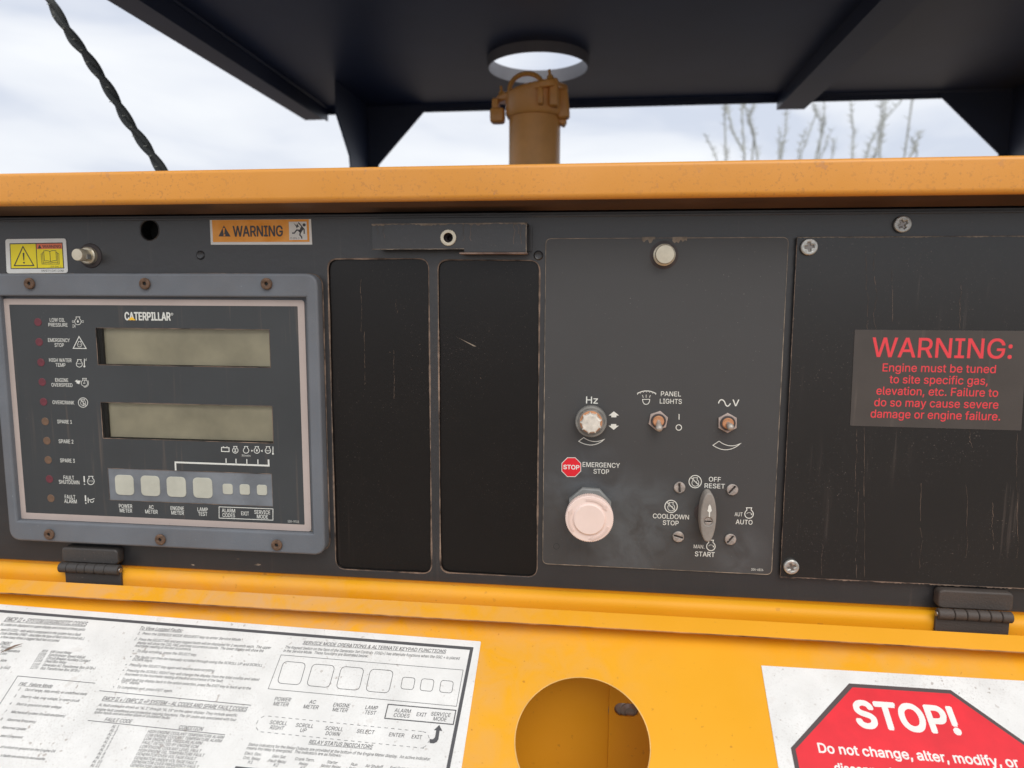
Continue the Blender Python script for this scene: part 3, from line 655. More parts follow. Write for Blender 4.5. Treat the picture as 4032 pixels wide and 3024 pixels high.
k.poly([(888, 1060), (920, 1036), (915, 1050), (958, 1052), (950, 1070), (940, 1095), (925, 1088), (905, 1080), (912, 1070)])
k.engine(1003, 1080, 38, 6); k.circle(1003, 1080, 50, 5, 14, -95, 40); k.line([(990, 1045), (1012, 1045), (992, 1085), (1015, 1080)], 6)
k.circle(986, 1312, 56, 7); k.engine(988, 1318, 30, 5); k.line([(948, 1270), (1026, 1352)], 7); k.line([(988, 1285), (988, 1345)], 7)
k.out('lettering', 'white2', mon)['kind'] = 'stuff'
k = Ink(FP, MF + .0003, 'g5')
for t, a, b, y in (('SPARE 2', 366, 457, 388), ('SPARE 3', 375, 466, 507), ('FAULT', 396, 461, 613), ('SHUTDOWN', 367, 494, 641), ('FAULT', 404, 469, 733), ('ALARM', 401, 478, 760), ('POWER', 741, 823, 790), ('METER', 746, 822, 818), ('AC', 926, 956, 796), ('METER', 904, 981, 825), ('ENGINE', 1062, 1145, 804), ('METER', 1067, 1144, 832), ('LAMP', 1229, 1293, 811), ('TEST', 1234, 1290, 839), ('ALARM', 1381, 1463, 818), ('CODES', 1385, 1462, 847), ('EXIT', 1501, 1549, 836), ('SERVICE', 1583, 1681, 828), ('MODE', 1599, 1667, 856)):
    k.T(t, a, b, y, 23, B)
k.T('130-9715', 1790, 1860, 881, 13); k.T('R/min', 1506, 1558, 471, 13)
k.line([(1363, 783), (1698, 796), (1698, 866), (1363, 853)], 4, True)
k.line([(1093, 557), (1091, 506), (1672, 527), (1670, 489)], 10)
for x, y in ((1406, 482), (1468, 484), (1535, 486), (1604, 488)): k.line([(x, y), (x + 1, y + 34)], 6)
k.line([(1378, 414), (1425, 416), (1425, 440), (1378, 438)], 5, True); k.line([(1386, 410), (1394, 410)], 6); k.line([(1408, 411), (1416, 411)], 6)
for x in (1464, 1531, 1598, 1667): k.engine(x, 432 + (x - 1464) * .008, 17, 4)
k.line([(1459, 422), (1469, 422), (1459, 440), (1469, 440)], 3, True); k.poly([(1598, 420), (1604, 434), (1598, 441), (1592, 434)]); k.line([(1655, 436), (1661, 432), (1667, 436), (1674, 432), (1680, 436)], 3)
k.line([(1565, 430), (1573, 434), (1565, 438)], 3, True); k.line([(1632, 430), (1624, 435), (1632, 440)], 3, True); k.line([(1698, 408), (1698, 450)], 5); k.poly([(1698 + c, 453 + d) for c, d in circ(0, 0, 6, 10)])
k.line([(523, 592), (525, 630)], 8); k.line([(526, 640), (526, 646)], 8); k.engine(565, 624, 21, 4); k.T('STOP', 549, 581, 629, 10)
k.line([(531, 712), (533, 748)], 8); k.line([(534, 757), (534, 764)], 8); k.line([(548, 726), (549, 758)], 5); k.line([(550, 740), (570, 738), (588, 731)], 4); k.circle(572, 744, 11, 4, 12, 170, 360)
k.out('lettering', 'white2', mon)['kind'] = 'stuff'
k = Ink(FP, MF + .0004, 'z1'); k.poly([(1565, 292), (1612, 335), (1518, 332)]); k.out('logo_triangle', 'logoyel', mon)
# dust in the lower ledge of the bezel
edge_line((bi[3][0] + .004, bi[3][1] + .0012), (bi[2][0] - .003, bi[2][1] + .0012), .0007, MF - .001, mon, .9)

# ================================================================== SWITCH PANEL
SO = .0012
sp = [P(FP, 'src', 2148, 942, SO), P(FP, 'src', 3108, 932, SO), P(FP, 'src', 3034.6, 2266, SO), P(FP, 'src', 2138, 2216, SO)]
sw = thing('switch_panel', (.1, 0, sp[2][1]), 'charcoal switch plate with knobs, toggles and a pink stop button', 'switch panel')
sa = ax(sp); sloop = rpoly(sa, .0045, 5)
es = P(FP, 'm8', 498, 1098, .036)
M_['mid'] = mat('charcoal_switch_plate', (.050, .049, .049), .44, spec=.65, bump=.07, bscale=1400, var=.05, vscale=9, speck=(.6, 700, .73, (.4, .36, .33)), seed=2,
                smudge=[(es[0], es[1] + .010, .052, (.125, .14, .155), .55), (es[0] + .05, es[1] - .01, .05, (.11, .125, .135), .7), (es[0] + .02, es[1] - .045, .05, (.11, .12, .13), .75), (sa[2][0] - .03, sa[2][1] + .02, .03, (.14, .15, .16), .5)])
link('plate', shape([sloop], SO, .0012, .0003), 'mid', sw, FP.M)
link('worn_edge', ring_strip(sloop, .00055, SO + .0001, .5), 'edge_thin', sw, FP.M)
for a in ((460, 620, 1050, 3), (485, 1050, 1500, 3), (745, 780, 900, 4), (725, 1200, 1600, 3)): wander(a[0], a[1], a[2], a[3], .0003, pan, -.0020, 'c6', 'edge')
u_, v_ = P(FP, 'c6', 1245, 1097); u3, v3 = P(FP, 'c6', 1400, 1172); link('scratch', sheet([(u_, v_), (u3 - .001, v3 + .0006), (u3, v3), (u3 - .0025, v3 + .0001)], -.0019), 'edge_thin', pan, FP.M)
for x, y in ((1430, 835), (1505, 1050), (925, 1160), (870, 1365), (1440, 1440), (700, 1222), (960, 1390)):
    u_, v_ = P(FP, 'c6', x, y); a_ = random.uniform(0, 3); c_, s_ = math.cos(a_), math.sin(a_); l_ = random.uniform(.0008, .002)
    link('scratch', sheet([(u_, v_), (u_ + l_ * c_, v_ + l_ * s_), (u_ + l_ * c_ - .0004 * s_, v_ + l_ * s_ + .0004 * c_)], -.0019), 'edge', pan, FP.M)
for a, b in ((920, 1020), (1150, 1260)):
    q0 = P(FP, 'm7', a, 168, SO); q1 = P(FP, 'm7', b, 166, SO); edge_line(q0, q1, .0022, SO + .0002, sw, .95)
k = Ink(FP, SO + .0002, 'm8')
for t, a, b, y, h, bo_ in (('Hz', 475, 560, 256, 50, .02), ('PANEL', 1018, 1163, 203, 34, .012), ('LIGHTS', 1010, 1169, 257, 34, .012), ('V', 1537, 1585, 275, 47, .02), ('EMERGENCY', 450, 720, 719, 34, .012), ('STOP', 529, 641, 766, 33, .012), ('OFF', 1366, 1452, 823, 33, .015), ('RESET', 1335, 1482, 871, 33, .015), ('COOLDOWN', 960, 1221, 1093, 33, .015), ('STOP', 1032, 1146, 1139, 33, .015), ('AUT', 1553, 1610, 1074, 28, .01), ('AUTO', 1561, 1682, 1133, 33, .018), ('MAN.', 1256, 1333, 1308, 27, .01), ('START', 1265, 1408, 1367, 34, .018), ('204-6816', 1674, 1760, 1470, 17, .01)):
    k.T(t, a, b, y, h, bo_)
k.line([(1150, 332), (1150, 373)], 6); k.circle(1148, 430, 20, 6)
k.poly([(677, 313), (715, 343), (695, 343), (695, 356), (658, 356), (658, 343), (639, 343)]); k.poly([(675, 447), (713, 417), (694, 417), (694, 405), (656, 405), (656, 417), (638, 417)])
def cres(pts, wpx): k.line(pts, wpx, True)
def qb(a, b, c, n=10): return [((1 - t) ** 2 * a[0] + 2 * t * (1 - t) * b[0] + t * t * c[0], (1 - t) ** 2 * a[1] + 2 * t * (1 - t) * b[1] + t * t * c[1]) for t in [i / n for i in range(n + 1)]]
cres([(458, 503), (421, 530)] + qb((421, 530), (525, 592), (610, 514))[1:] + qb((610, 514), (530, 555), (458, 503))[1:-1], 5)
cres([(1440, 529), (1396, 559)] + qb((1396, 559), (1500, 632), (1601, 543))[1:] + qb((1601, 543), (1520, 590), (1440, 529))[1:-1], 5)
k.line(qb((1436, 255), (1445, 222), (1466, 230), 6) + qb((1466, 230), (1480, 236), (1487, 262), 6)[1:] + qb((1487, 262), (1502, 292), (1523, 255), 6)[1:], 8)
k.line(qb((846, 184), (913, 145), (983, 184), 12), 7)
for a, b in ((846, 184), (868, 174), (890, 168), (913, 166), (937, 168), (960, 174), (983, 184)): k.line([(a, b - 3), (a + (913 - a) * .05, b + 9)], 4)
k.line([(884, 195), (890, 213)], 4); k.line([(911, 192), (911, 213)], 4); k.line([(942, 195), (935, 213)], 4)
k.line([(885, 226), (937, 226)] + qb((937, 226), (935, 262), (911, 262), 6)[1:] + qb((911, 262), (887, 262), (885, 226), 6)[1:-1], 5, True)
for x, y in ((1267, 823), (1092, 1003)):
    k.circle(x, y, 45, 6); k.engine(x + 1, y + 8, 25, 4); k.line([(x - 32, y - 32), (x + 33, y + 32)], 6); k.circle(x, y + 14, 16, 3, 8, 40, 140)
for x, y in ((1658, 1058), (1381, 1293)):
    k.engine(x, y, 31, 6); k.circle(x, y + 10, 21, 3, 8, 35, 145); k.poly([(x + 12, y + 3), (x + 22, y - 6), (x + 22, y + 8)])
k.out('lettering', 'white', sw)['kind'] = 'stuff'
k = Ink(FP, SO + .0002, 'm8'); oc = [(368 + 77 * math.cos(R_(22.5 + 45 * i)), 718 + 77 * math.sin(R_(22.5 + 45 * i))) for i in range(8)]; k.poly(oc); k.out('stop_badge_border', 'white', sw)
k = Ink(FP, SO + .0003, 'm8'); oc = [(368 + 72 * math.cos(R_(22.5 + 45 * i)), 718 + 72 * math.sin(R_(22.5 + 45 * i))) for i in range(8)]; k.poly(oc); bd = k.out('stop_badge', 'red', sw)
k = Ink(FP, SO + .0004, 'm8'); k.T('STOP', 311, 425, 733, 30, .045); k.out('lettering', 'whitestk', bd)
k = Ink(FP, SO + .0002, 'm8'); k.circle(260, 1293, 21, 1.6); k.out('scribed_circle', 'cavity', sw)
for x, y, r in ((1155, 867, 95), (1538, 883, 50), (1145, 1225, -14), (1524, 1244, 52)): slot_screw(sw, 'm8', x, y, SO, R_(r))
# adjusting knob (Hz)
hu = P(FP, 'm8', 511, 388, .009); kn = link('adjusting_knob', lathe([(0, SO), (.0118, SO), (.0125, .010), (.0115, .0105), (.009, .0105), (.009, .006), (0, .006)], 48), 'knobring', sw, FP.at(*hu))
gear = [((.0137 if i % 2 else .0132) * math.cos(2 * math.pi * i / 120), (.0137 if i % 2 else .0132) * math.sin(2 * math.pi * i / 120)) for i in range(120)]
link('knurled_ring', shape([gear, circ(0, 0, .0105, 40)], .0105, .0093, .0006), 'knobring', kn, FP.at(*hu))
star = []
for i in range(9):
    a = 2 * math.pi * i / 9 + .3
    star += [(.0094 * math.cos(a), .0094 * math.sin(a))]
    for q in (-.19, 0, .19): star.append((.0079 * math.cos(a + math.pi / 9 + q), .0079 * math.sin(a + math.pi / 9 + q)))
hu2 = P(FP, 'm8', 508, 388, .019)
link('fluted_cap', shape([star], .019, .012, .0012, 3), 'knob', kn, FP.at(hu[0], hu[1]))
link('inner_flange', lathe([(0, .0115), (.0095, .0115), (.0100, .009)], 40), 'peach', kn, FP.at(*hu))
# toggle switches
def toggle(x, y, tip, rot):
    u, v = P(FP, 'm8', x, y, .003); M = FP.at(u, v, SO)
    n = link('toggle_switch', shape([ngon(.0087, 6, rot), circ(0, 0, .0054, 28)], .0026, .0026, .0004), 'nutsteel', sw, M)
    link('washer_ring', lathe([(.0058, .0024), (.0064, .0033), (.0062, .0044), (.0050, .0046), (.0048, .0028)], 32), 'rubber', n, M)
    link('bushing', lathe([(.0050, .0040), (.0042, .0052), (.0026, .0048), (0, .0042)], 28), 'peach', n, M)
    a = Vector((0, 0, .0035)); b = Vector(tip); pts = [a.lerp(b, i / 9) for i in range(10)]; rr = [.0017, .0018, .0020, .0022, .0025, .0028, .0030, .0030, .0026, .0014]
    link('lever', tube([M @ p for p in pts], rr, 14), 'lever', n)
toggle(999, 381, (.0003, -.0066, .0125), .35); toggle(1502, 397, (.0008, -.0022, .0150), .55)
# emergency stop button
eb = link('emergency_stop_button', lathe([(0, SO), (.0095, SO), (.0095, .026), (0, .026)], 36), 'nut', sw, FP.at(*es))
link('mounting_nut', shape([ngon(.0200, 8, .35), circ(0, 0, .0094, 28)], .0075, .0063, .0012, 2), 'nut', eb, FP.at(*es))
ge = [((.0203 if i % 2 else .0197) * math.cos(2 * math.pi * i / 168), (.0203 if i % 2 else .0197) * math.sin(2 * math.pi * i / 168)) for i in range(168)]
link('mushroom_cap', shape([ge], .0352, .009, .0007, 2), 'pink', eb, FP.at(*es))
link('mushroom_skirt', lathe([(.0192, .0262), (.0165, .0225), (.0098, .0215)], 48), 'pink', eb, FP.at(*es))
link('raised_disc', lathe([(0, .0370), (.0125, .0370), (.0134, .0363), (.0136, .0352)], 56), 'pink', eb, FP.at(*es))
PA = mat('grimy_pink_plastic', (.72, .56, .50), .6)
for a0 in (100, 220, 340):
    def pc(r, a): return (r * math.cos(R_(a)), r * math.sin(R_(a)))
    A = [pc(.0178, a0 - i * 7) for i in range(9)]; Bk = [pc(.0160, a0 - i * 7) for i in range(9)]
    loop = A + [pc(.0188, a0 - 58), pc(.0167, a0 - 72), pc(.0151, a0 - 57)] + Bk[::-1]
    link('direction_arrow', shape([loop], .0359, .0010, .0001), PA, eb, FP.at(*es))
# rotary selector
c0 = P(FP, 'm8', 1365, 1080, .016)
lens = []
top = P(FP, 'z3', 788, 462, .016); bot = P(FP, 'z3', 790, 1180, .016); hl = (top[1] - bot[1]) / 2; cu_, cv_ = (top[0] + bot[0]) / 2, (top[1] + bot[1]) / 2
for i in range(40):
    a = 2 * math.pi * i / 40; y = math.sin(a); xw = .0058 * math.copysign(abs(math.cos(a)) ** .95, math.cos(a)); lens.append((xw, y * hl * (1 if abs(y) < .97 else .985)))
sel = link('rotary_selector', shape([[(x * 1.15, y * 1.03) for x, y in lens], circ(0, -.0035, .0034, 24)], .0165, .0150, .0012, 3), 'selector', sw, FP.at(cu_, cv_, 0, R_(0)))
link('selector_base', lathe([(0, SO), (.010, SO), (.010, .0022), (0, .0022)], 36), 'rubber', sel, FP.at(cu_, cv_))
link('selector_screw', shape([circ(0, -.0035, .0033, 24), rect(-.0027, -.0040, .0027, -.0031)], .0158, .003, .0003), 'oldscrew', sel, FP.at(cu_, cv_))
link('selector_screw_slot', sheet(circ(0, -.0035, .003, 12), .0148), 'cavity', sel, FP.at(cu_, cv_))
k = Ink(FP, .0167, 'z3'); k.poly([(810, 625), (826, 650), (836, 700), (840, 722), (825, 738), (815, 745), (813, 815), (794, 813), (797, 742), (785, 735), (772, 718), (783, 700), (790, 655)]); k.out('pointer_arrow', 'white', sel)

# ================================================================== HINGES
def hinge(leaf, bar, low, seams, capx, lbl, mt, c, flip):
    HZ = .0075
    (lx0, ly0, lx1, ly1) = leaf; a = P(FP, c, lx0, ly0, HZ); b = P(FP, c, lx1, ly1, HZ)
    br0 = P(FP, c, bar[0], bar[1], .013); br1 = P(FP, c, bar[2], bar[3], .013); zc = (br0[1] + br1[1]) / 2; r = abs(br0[1] - br1[1]) / 2
    t = thing('hinge', ((a[0] + b[0]) / 2, -.01, b[1]), lbl, 'hinge', 'black hinges under the control panel')
    link('upper_leaf', shape([rpoly([(a[0], zc + r * .7), (b[0], zc + r * .7), (b[0], a[1]), (a[0], a[1])], .004, 5)], .0105, .0100, .0016, 3), mt, t, FP.M)
    low0 = P(FP, c, low[0], low[1], .014); low1 = P(FP, c, low[2], low[3], .014)
    link('lower_leaf', shape([rect(low0[0], low1[1] - .02, low1[0], zc)], .0145, .0028, .0003), mt, t, FP.M)
    us = [P(FP, c, x, bar[1], .013)[0] for x in [bar[0]] + seams + [bar[2]]]
    MR = FP.M @ Matrix.Translation((0, zc, .0140)) @ Matrix.Rotation(R_(90), 4, 'Y')
    for i, (p, q) in enumerate(zip(us, us[1:])):
        w2 = q - p - .0004; e_ = .0004
        link('knuckle', lathe([(0, 0), (r - .0006, 0), (r, .0006), (r, w2 - .0006), (r - .0006, w2), (0, w2)], 28), mt, t, FP.M @ Matrix.Translation((p + .0002, zc, .0140)) @ Matrix.Rotation(R_(90), 4, 'Y'))
    ex = us[-1] + .0002 if not flip else us[0] - .0002
    link('pin', lathe([(0, .0006), (r * .45, .0006), (r * .5, 0), (r * .5, -.0005), (0, -.0005)], 20), 'steel', t, FP.M @ Matrix.Translation((ex, zc, .0140)) @ Matrix.Rotation(R_(90 if not flip else -90), 4, 'Y'))
hinge((392, 1028, 748, 1140), (378, 1125, 748, 1205), (408, 1205, 756, 1262), [430, 495, 545, 603, 665], 725, 'worn black hinge below the slate framed monitor', 'hinge', 'g5', False)
hinge((1275, 1322, 1808, 1460), (1268, 1462, 1815, 1568), (1258, 1570, 1788, 1642), [1385, 1475, 1560, 1645, 1730], 1293, 'dusty brown-black hinge below the right cover plate', 'hinge2', 'w2', True)

# ================================================================== OPEN DOOR
TH = R_(31.2)
u0, v0 = FP.uv(2016, 2391, .024)
FD = Frame((0, -.024, v0), (1, 0, 0), (0, math.cos(TH), math.sin(TH)))
HF = .013       # return flange stands this far above the door face
vt = FD.uv(2016, 2391, 0)[1]; vb = FD.uv(2016, 2449, 0)[1]
FF = Frame(FD.o - FD.n * HF, FD.u, FD.v)
door = thing('open_door', tuple(FD.o), 'yellow steel door folded down open, its inner side carrying two stickers', 'door')
ha = P(FF, 'd5', 452, 1450); hb = P(FF, 'd5', 1530, 1430); htop = P(FF, 'd5', 990, 938)
hcx = (ha[0] + hb[0]) / 2; hr = (hb[0] - ha[0]) / 2
print('door hole', ha, hb, htop, hr, 'vt', vt, vb)
hcy = htop[1] - hr
DL = .42
link('door_sheet', shape([rect(XL + .3, vt - DL, XR - .02, vt), circ(hcx, hcy, hr, 96)], 0, .002, .0004), 'yellow_door', door, FF.M)
link('hinge_flange', shape([[(XL + .3, vt - .0022), (XR - .02, vt - .0022), (XR - .02, vt), (XL + .3, vt)]], HF - .002, HF - .002), 'yellow_door', door, FF.M)
fl = shape([rect(XL + .3, vb, XR - .02, vt + .0002)], HF, .002, .0004)
link('return_flange', fl, 'yellow', door, FF.M)
link('flange_edge', shape([rect(XL + .3, vb - .0005, XR - .02, vb + .0001)], HF - .0003, .0012), mat('worn_brown_edge', (.30, .12, .04), .7, var=.5, vscale=40, vcol=(.6, .3, .1)), door, FF.M)
link('hole_rim', ring_strip(circ(hcx, hcy, hr - .0002, 96), .0008, .0001, .25), mat('pale_worn_rim', (.72, .42, .12), .5, var=.2, vscale=30), door, FF.M)
for ux0, ux1 in ((XL + .298, XL + .2998), (XR - .0198, XR - .018)):
    link('side_flange', boxm(ux0, vt - DL, -.002, ux1, vt, HF), 'yellow_door', door, FF.M)

# ---- diagnostic sticker
PO = .0005
tr = P(FF, 'd4', 2198, 278, PO); brr = P(FF, 'd4', 2027, 1380, PO); tl = P(FF, 'd3', 0, 168, PO)
ds = thing('diagnostic_codes_sticker', tuple(FF.o + FF.u * (tr[0] - .2) + FF.v * (tr[1] - .1)), 'large white sticker crowded with diagnostic code text on the open door', 'sticker')
XS = tl[0] - .05; VS = tr[1] - .26; xr = (tr[0] + brr[0]) / 2; vt_ = (tr[1] + tl[1]) / 2
link('backing', shape([rpoly([(XS, VS), (brr[0], VS), (tr[0], tr[1]), (XS, tr[1] + (tl[1] - tr[1]) * 1.0)], .001, 2)], PO, .0005), 'paper', ds, FF.M)
k = Ink(FF, PO + .00015, 'd4')
k.line([(-1991 - 200, 12 - 15), (2118, 340), (1912, 1380), (1880, 1560)], 24)
I = .2
k.T('SERVICE MODE OPERATIONS & ALTERNATE KEYPAD FUNCTIONS', 645, 1892, 340, 29, .016, I, True)
k.T('The Keypad Switch on the face of the Generator Set Control+ (GSC+) has alternate functions when the GSC + is placed', 490, 2012, 387, 24, 0, I)
k.T('in the Service Mode.  These functions are illustrated below:', 475, 1213, 393, 24, 0, I)
k.line([(457, 395), (2043, 527), (1985, 843), (345, 690)], 4, True)
def rkey(p, r=38):
    q = [Vector(z) for z in p]; out = rpoly([tuple(z) for z in q], r, 5); k.line(out, 4.5, True)
for q in ([(480, 450), (675, 466), (620, 657), (422, 640)], [(733, 473), (928, 489), (875, 680), (678, 662)], [(985, 495), (1182, 511), (1135, 704), (935, 687)], [(1238, 517), (1438, 533), (1393, 728), (1193, 710)]): rkey(q)
for q in ([(1517, 587), (1627, 597), (1607, 699), (1498, 689)], [(1683, 601), (1792, 611), (1773, 714), (1665, 703)], [(1852, 615), (1960, 626), (1944, 728), (1835, 718)]): rkey(q, 24)
for t, a, b, y in (('POWER', 398, 537, 797), ('METER', 386, 517, 839), ('AC', 700, 755, 820), ('METER', 648, 778, 864), ('ENGINE', 908, 1053, 849), ('METER', 902, 1033, 890), ('LAMP', 1188, 1296, 870), ('TEST', 1185, 1281, 914), ('ALARM', 1443, 1585, 897), ('CODES', 1436, 1573, 938), ('EXIT', 1635, 1722, 930), ('SERVICE', 1762, 1932, 929), ('MODE', 1780, 1897, 970), ('SCROLL', 355, 505, 1002), ('RIGHT', 357, 477, 1045), ('SCROLL', 582, 733, 1026), ('UP', 620, 672, 1067), ('SCROLL', 837, 992, 1053), ('DOWN', 842, 965, 1097), ('SELECT', 1113, 1267, 1080), ('ENTER', 1394, 1526, 1108), ('EXIT', 1592, 1681, 1125)):
    k.T(t, a, b, y, 33, .010, .12)
k.line([(1390, 825), (1980, 878), (1957, 1001), (1360, 947)], 9, True)
for i in range(23):
    a = 345 + i * 59.5
    k.line([(a, 928 + (a - 345) * .1004), (a + 30, 931 + (a - 345) * .1004)], 4)
for i in range(24):
    a = 280 + i * 60.5; k.line([(a, 1065 + (a - 280) * .1007), (a + 30, 1068 + (a - 280) * .1007)], 4)
for q in ([(312, 927), (282, 943)], [(258, 965), (243, 997)], [(241, 1028), (256, 1052)], [(1690, 1062), (1720, 1072)], [(1738, 1095), (1748, 1122)], [(1750, 1142), (1735, 1162)], [(1722, 1185), (1690, 1205)]): k.line(q, 4)
k.poly([(1835, 1005), (1862, 1057), (1838, 1055), (1828, 1130), (1812, 1155), (1785, 1166), (1750, 1163), (1752, 1128), (1780, 1130), (1798, 1112), (1808, 1052), (1788, 1050)])
k.T('RELAY STATUS INDICATORS', 697, 1250, 1190, 34, .016, I, True)
k.T('Status indicators for the Relay Outputs are provided at the bottom of the Engine Meter display.  An active indicator', 170, 1755, 1250, 26, 0, I)
k.T('means the relay is energized.  The indicators are as follows:', 153, 978, 1250, 26, 0, I)
for t, a, b, y in (('Elect. Gov.', 137, 283, 1268), ('Cntl. Relay', 123, 273, 1308), ('K1', 165, 203, 1341), ('Gen Set', 378, 493, 1293), ('Fault Relay', 343, 498, 1333), ('K2', 387, 430, 1366), ('Crank Term.', 577, 745, 1318), ('Relay', 610, 690, 1356), ('K3', 620, 660, 1392), ('Starter', 855, 948, 1343), ('Motor Relay', 803, 975, 1378), ('Run', 1063, 1118, 1361), ('Relay', 1045, 1120, 1397), ('Air Shutoff', 1190, 1343, 1378), ('Fuel Control', 1405, 1560, 1395)):
    k.T(t, a, b, y, 26, 0 if t[0] != 'K' else .012, I)
k.poly([(62, 1364), (500, 1408), (480, 1440), (45, 1400)])
k.out('printed_text', 'ink2', ds)
k = Ink(FF, PO + .00015, 'd3')
k.T('EMCP II + SYSTEM DIAGNOSTIC CODES', 37, 748, 342, 36, .014, I, True)
for t, a, b, y in (('tic codes are displayed on upper display and consist of three parts:', 0, 738, 383), ('nent ID (CID) – tells which component in the system has a fault.', 0, 700, 428), ('Code Identifier (FMI) – describes the type of fault (short circuit etc.).', 0, 730, 461), ('s how many times a logged fault has occurred.', 0, 512, 486),
                   ('Pressure', 0, 82, 560), ('nt Temperature', 0, 165, 590), ('Loss', 0, 52, 613), ('ature', 0, 50, 674), ('ly 560)', 0, 78, 738),
                   ('859    kW Level Relay', 360, 617, 601), ('1038    Synchronizer Speed Adjust', 328, 735, 633), ('1167    Circuit Breaker Auxiliary Contact', 313, 778, 663), ('1168    Dead Bus Relay', 296, 573, 683), ('1169    Generator AC Transformer Box (ATB+)', 276, 823, 725), ('1170    Bus Transformer Box (BTB+)', 258, 688, 750),
                   ('2      Out of range, data erratic, or undefined state', 155, 750, 946), ('3      Short to +bat, over voltage, or open circuit', 118, 685, 1005), ('4      Short to ground or under voltage', 78, 528, 1066), ('7      Mechanical system (invalid shutdown)', 35, 560, 1138), ('8      Abnormal Frequency', 0, 308, 1197), ('Abnormal Update', 10, 222, 1265), ('ated Component', 0, 192, 1337), ('of a short to ground on the Engine Oil', 0, 475, 1446), ('s faults are stored in nonvolatile', 0, 385, 1517),
                   ('2.  Press the SELECT key and any logged faults will be displayed for 2 seconds each.  The upper', 1167, 2357, 526), ('display will show the CID, FMI, and total occurrence counts.  The lower display will show the', 1190, 2291, 556), ('hourmeter reading at the last occurrence.', 1172, 1660, 562), ('•   The faults can then be manually scrolled through using the SCROLL UP and SCROLL', 1130, 2281, 679), ('DOWN keys.', 1150, 1323, 672), ('•   Pressing the SELECT key again will resume auto scrolling.', 1088, 1867, 737), ('•   Pressing the SCROLL RIGHT key will change the display from the total counts and latest', 1064, 2255, 800), ('hourmeter to the hourmeter reading at the first occurrence of the fault.', 1084, 1938, 824), ('•   To exit fault log display back to the option selection, press the EXIT key to back up to the', 1022, 2181, 877), ('"OP1" display.', 1047, 1213, 867), ('•   To completely exit, press EXIT again.', 980, 1498, 922), ('1.  Press the SERVICE MODE REQUEST key to enter Service Mode.', 1195, 2097, 466), ('•   To stop scrolling, press the SELECT key.', 1152, 1710, 608),
                   ('AL fault codes are shown as "AL 1" through "AL 18" on the upper display. They include specific', 853, 2063, 1107), ('engine fault conditions and protective relaying functions. The SP codes are associated with four', 835, 2055, 1146), ('spare inputs and are either alarm or shutdown faults.', 817, 1478, 1150)):
    k.T(t, a, b, y, 23, .002, I)
k.T('ONENT', 0, 90, 527, 27, .014, I, True); k.T('FMI   Failure Mode', 160, 450, 890, 28, .014, I, True); k.T('To View Logged Faults:', 1215, 1585, 406, 28, .014, I, True)
k.line([(-80, 1165), (155, 800), (830, 863)], 5); k.line([(865, 928), (2187, 1055)], 5); k.line([(765, 1187), (1960, 1312)], 5)
k.T('EMCP II + / EMPC II +P SYSTEM - AL CODES AND SPARE FAULT CODES', 887, 2147, 1058, 35, .014, I, True)
k.T('FAULT CODE', 907, 1143, 1202, 32, .014, I); k.T('CONDITION', 1553, 1762, 1270, 34, .014, I)
for i, (a, b, y) in enumerate(((967, 1027, 1252), (950, 1015, 1286), (932, 997, 1319), (916, 979, 1352), (898, 961, 1386), (880, 943, 1420), (863, 926, 1453), (845, 908, 1487), (827, 890, 1521), (800, 880, 1557), (782, 860, 1592))): k.T('AL %d' % (i + 1), a, b, y, 26, .002, I)
for t, a, b, y in (('HIGH ENGINE COOLANT TEMPERATURE ALARM', 1283, 1947, 1320), ('LOW ENGINE COOLANT TEMPERATURE ALARM', 1265, 1927, 1352), ('LOW ENGINE OIL PRESSURE ALARM', 1250, 1757, 1377), ('FAULT DETECTED BY ENGINE ECM', 1233, 1723, 1409), ('LOW ENGINE COOLANT LEVEL FAULT', 1215, 1747, 1445), ('HIGH ENGINE OIL TEMPERATURE FAULT', 1200, 1775, 1480), ('GENERATOR OVER VOLTAGE FAULT', 1184, 1703, 1511), ('GENERATOR UNDER VOLTAGE FAULT', 1166, 1712, 1547), ('GENERATOR OVER FREQUENCY FAULT', 1150, 1725, 1581), ('GENERATOR UNDER FREQUENCY FAULT', 1130, 1730, 1614)):
    k.T(t, a, b, y, 26, .002, I)
k.out('printed_text', 'ink2', ds)
k = Ink(FF, PO + .0003, 'd3'); k.poly([(0, 598), (60, 560), (130, 530), (205, 515), (130, 545), (60, 578)]); k.line([(20, 590), (90, 566), (190, 538)], 4); k.out('brown_scratch', 'edge', ds)

# ---- stop sticker
ss = thing('stop_sticker', tuple(FF.o + FF.u * .12 + FF.v * (vt - .1)), 'white sticker with a large red STOP octagon on the open door', 'sticker')
q0 = P(FF, 'd6', 355, 575, PO); q1 = P(FF, 'd6', 2212, 683, PO); q2 = P(FF, 'd6', 460, 1300, PO)
link('backing', shape([[(q2[0], q0[1] - .20), (q1[0] + .015, q0[1] - .20), (q1[0] + .015, q1[1]), q0]], PO, .0005), 'paper', ss, FF.M)
def octo(c, A, B2, Lf):
    a = P(FF, c, *A, PO); b = P(FF, c, *B2, PO); l = P(FF, c, *Lf, PO); vt2 = (a[1] + b[1]) / 2
    dx, dy = a[0] - l[0], vt2 - l[1]; s_ = b[0] - a[0]
    return [(l[0], l[1]), (a[0], vt2), (b[0], vt2), (b[0] + dx, l[1]), (b[0] + dx, l[1] - s_), (b[0], l[1] - s_ - dy), (a[0], l[1] - s_ - dy), (l[0], l[1] - s_)]
k = Ink(FF, PO + .0001, 'd6'); k.poly_uv(octo('d6', (975, 703), (1693, 748), (563, 1158))); k.out('octagon_border', mat('dark_brown_print', (.075, .055, .055), .6), ss)
k = Ink(FF, PO + .0002, 'd6'); k.poly_uv(octo('d6', (1000, 731), (1690, 775), (597, 1168))); og = k.out('red_octagon', 'red', ss)
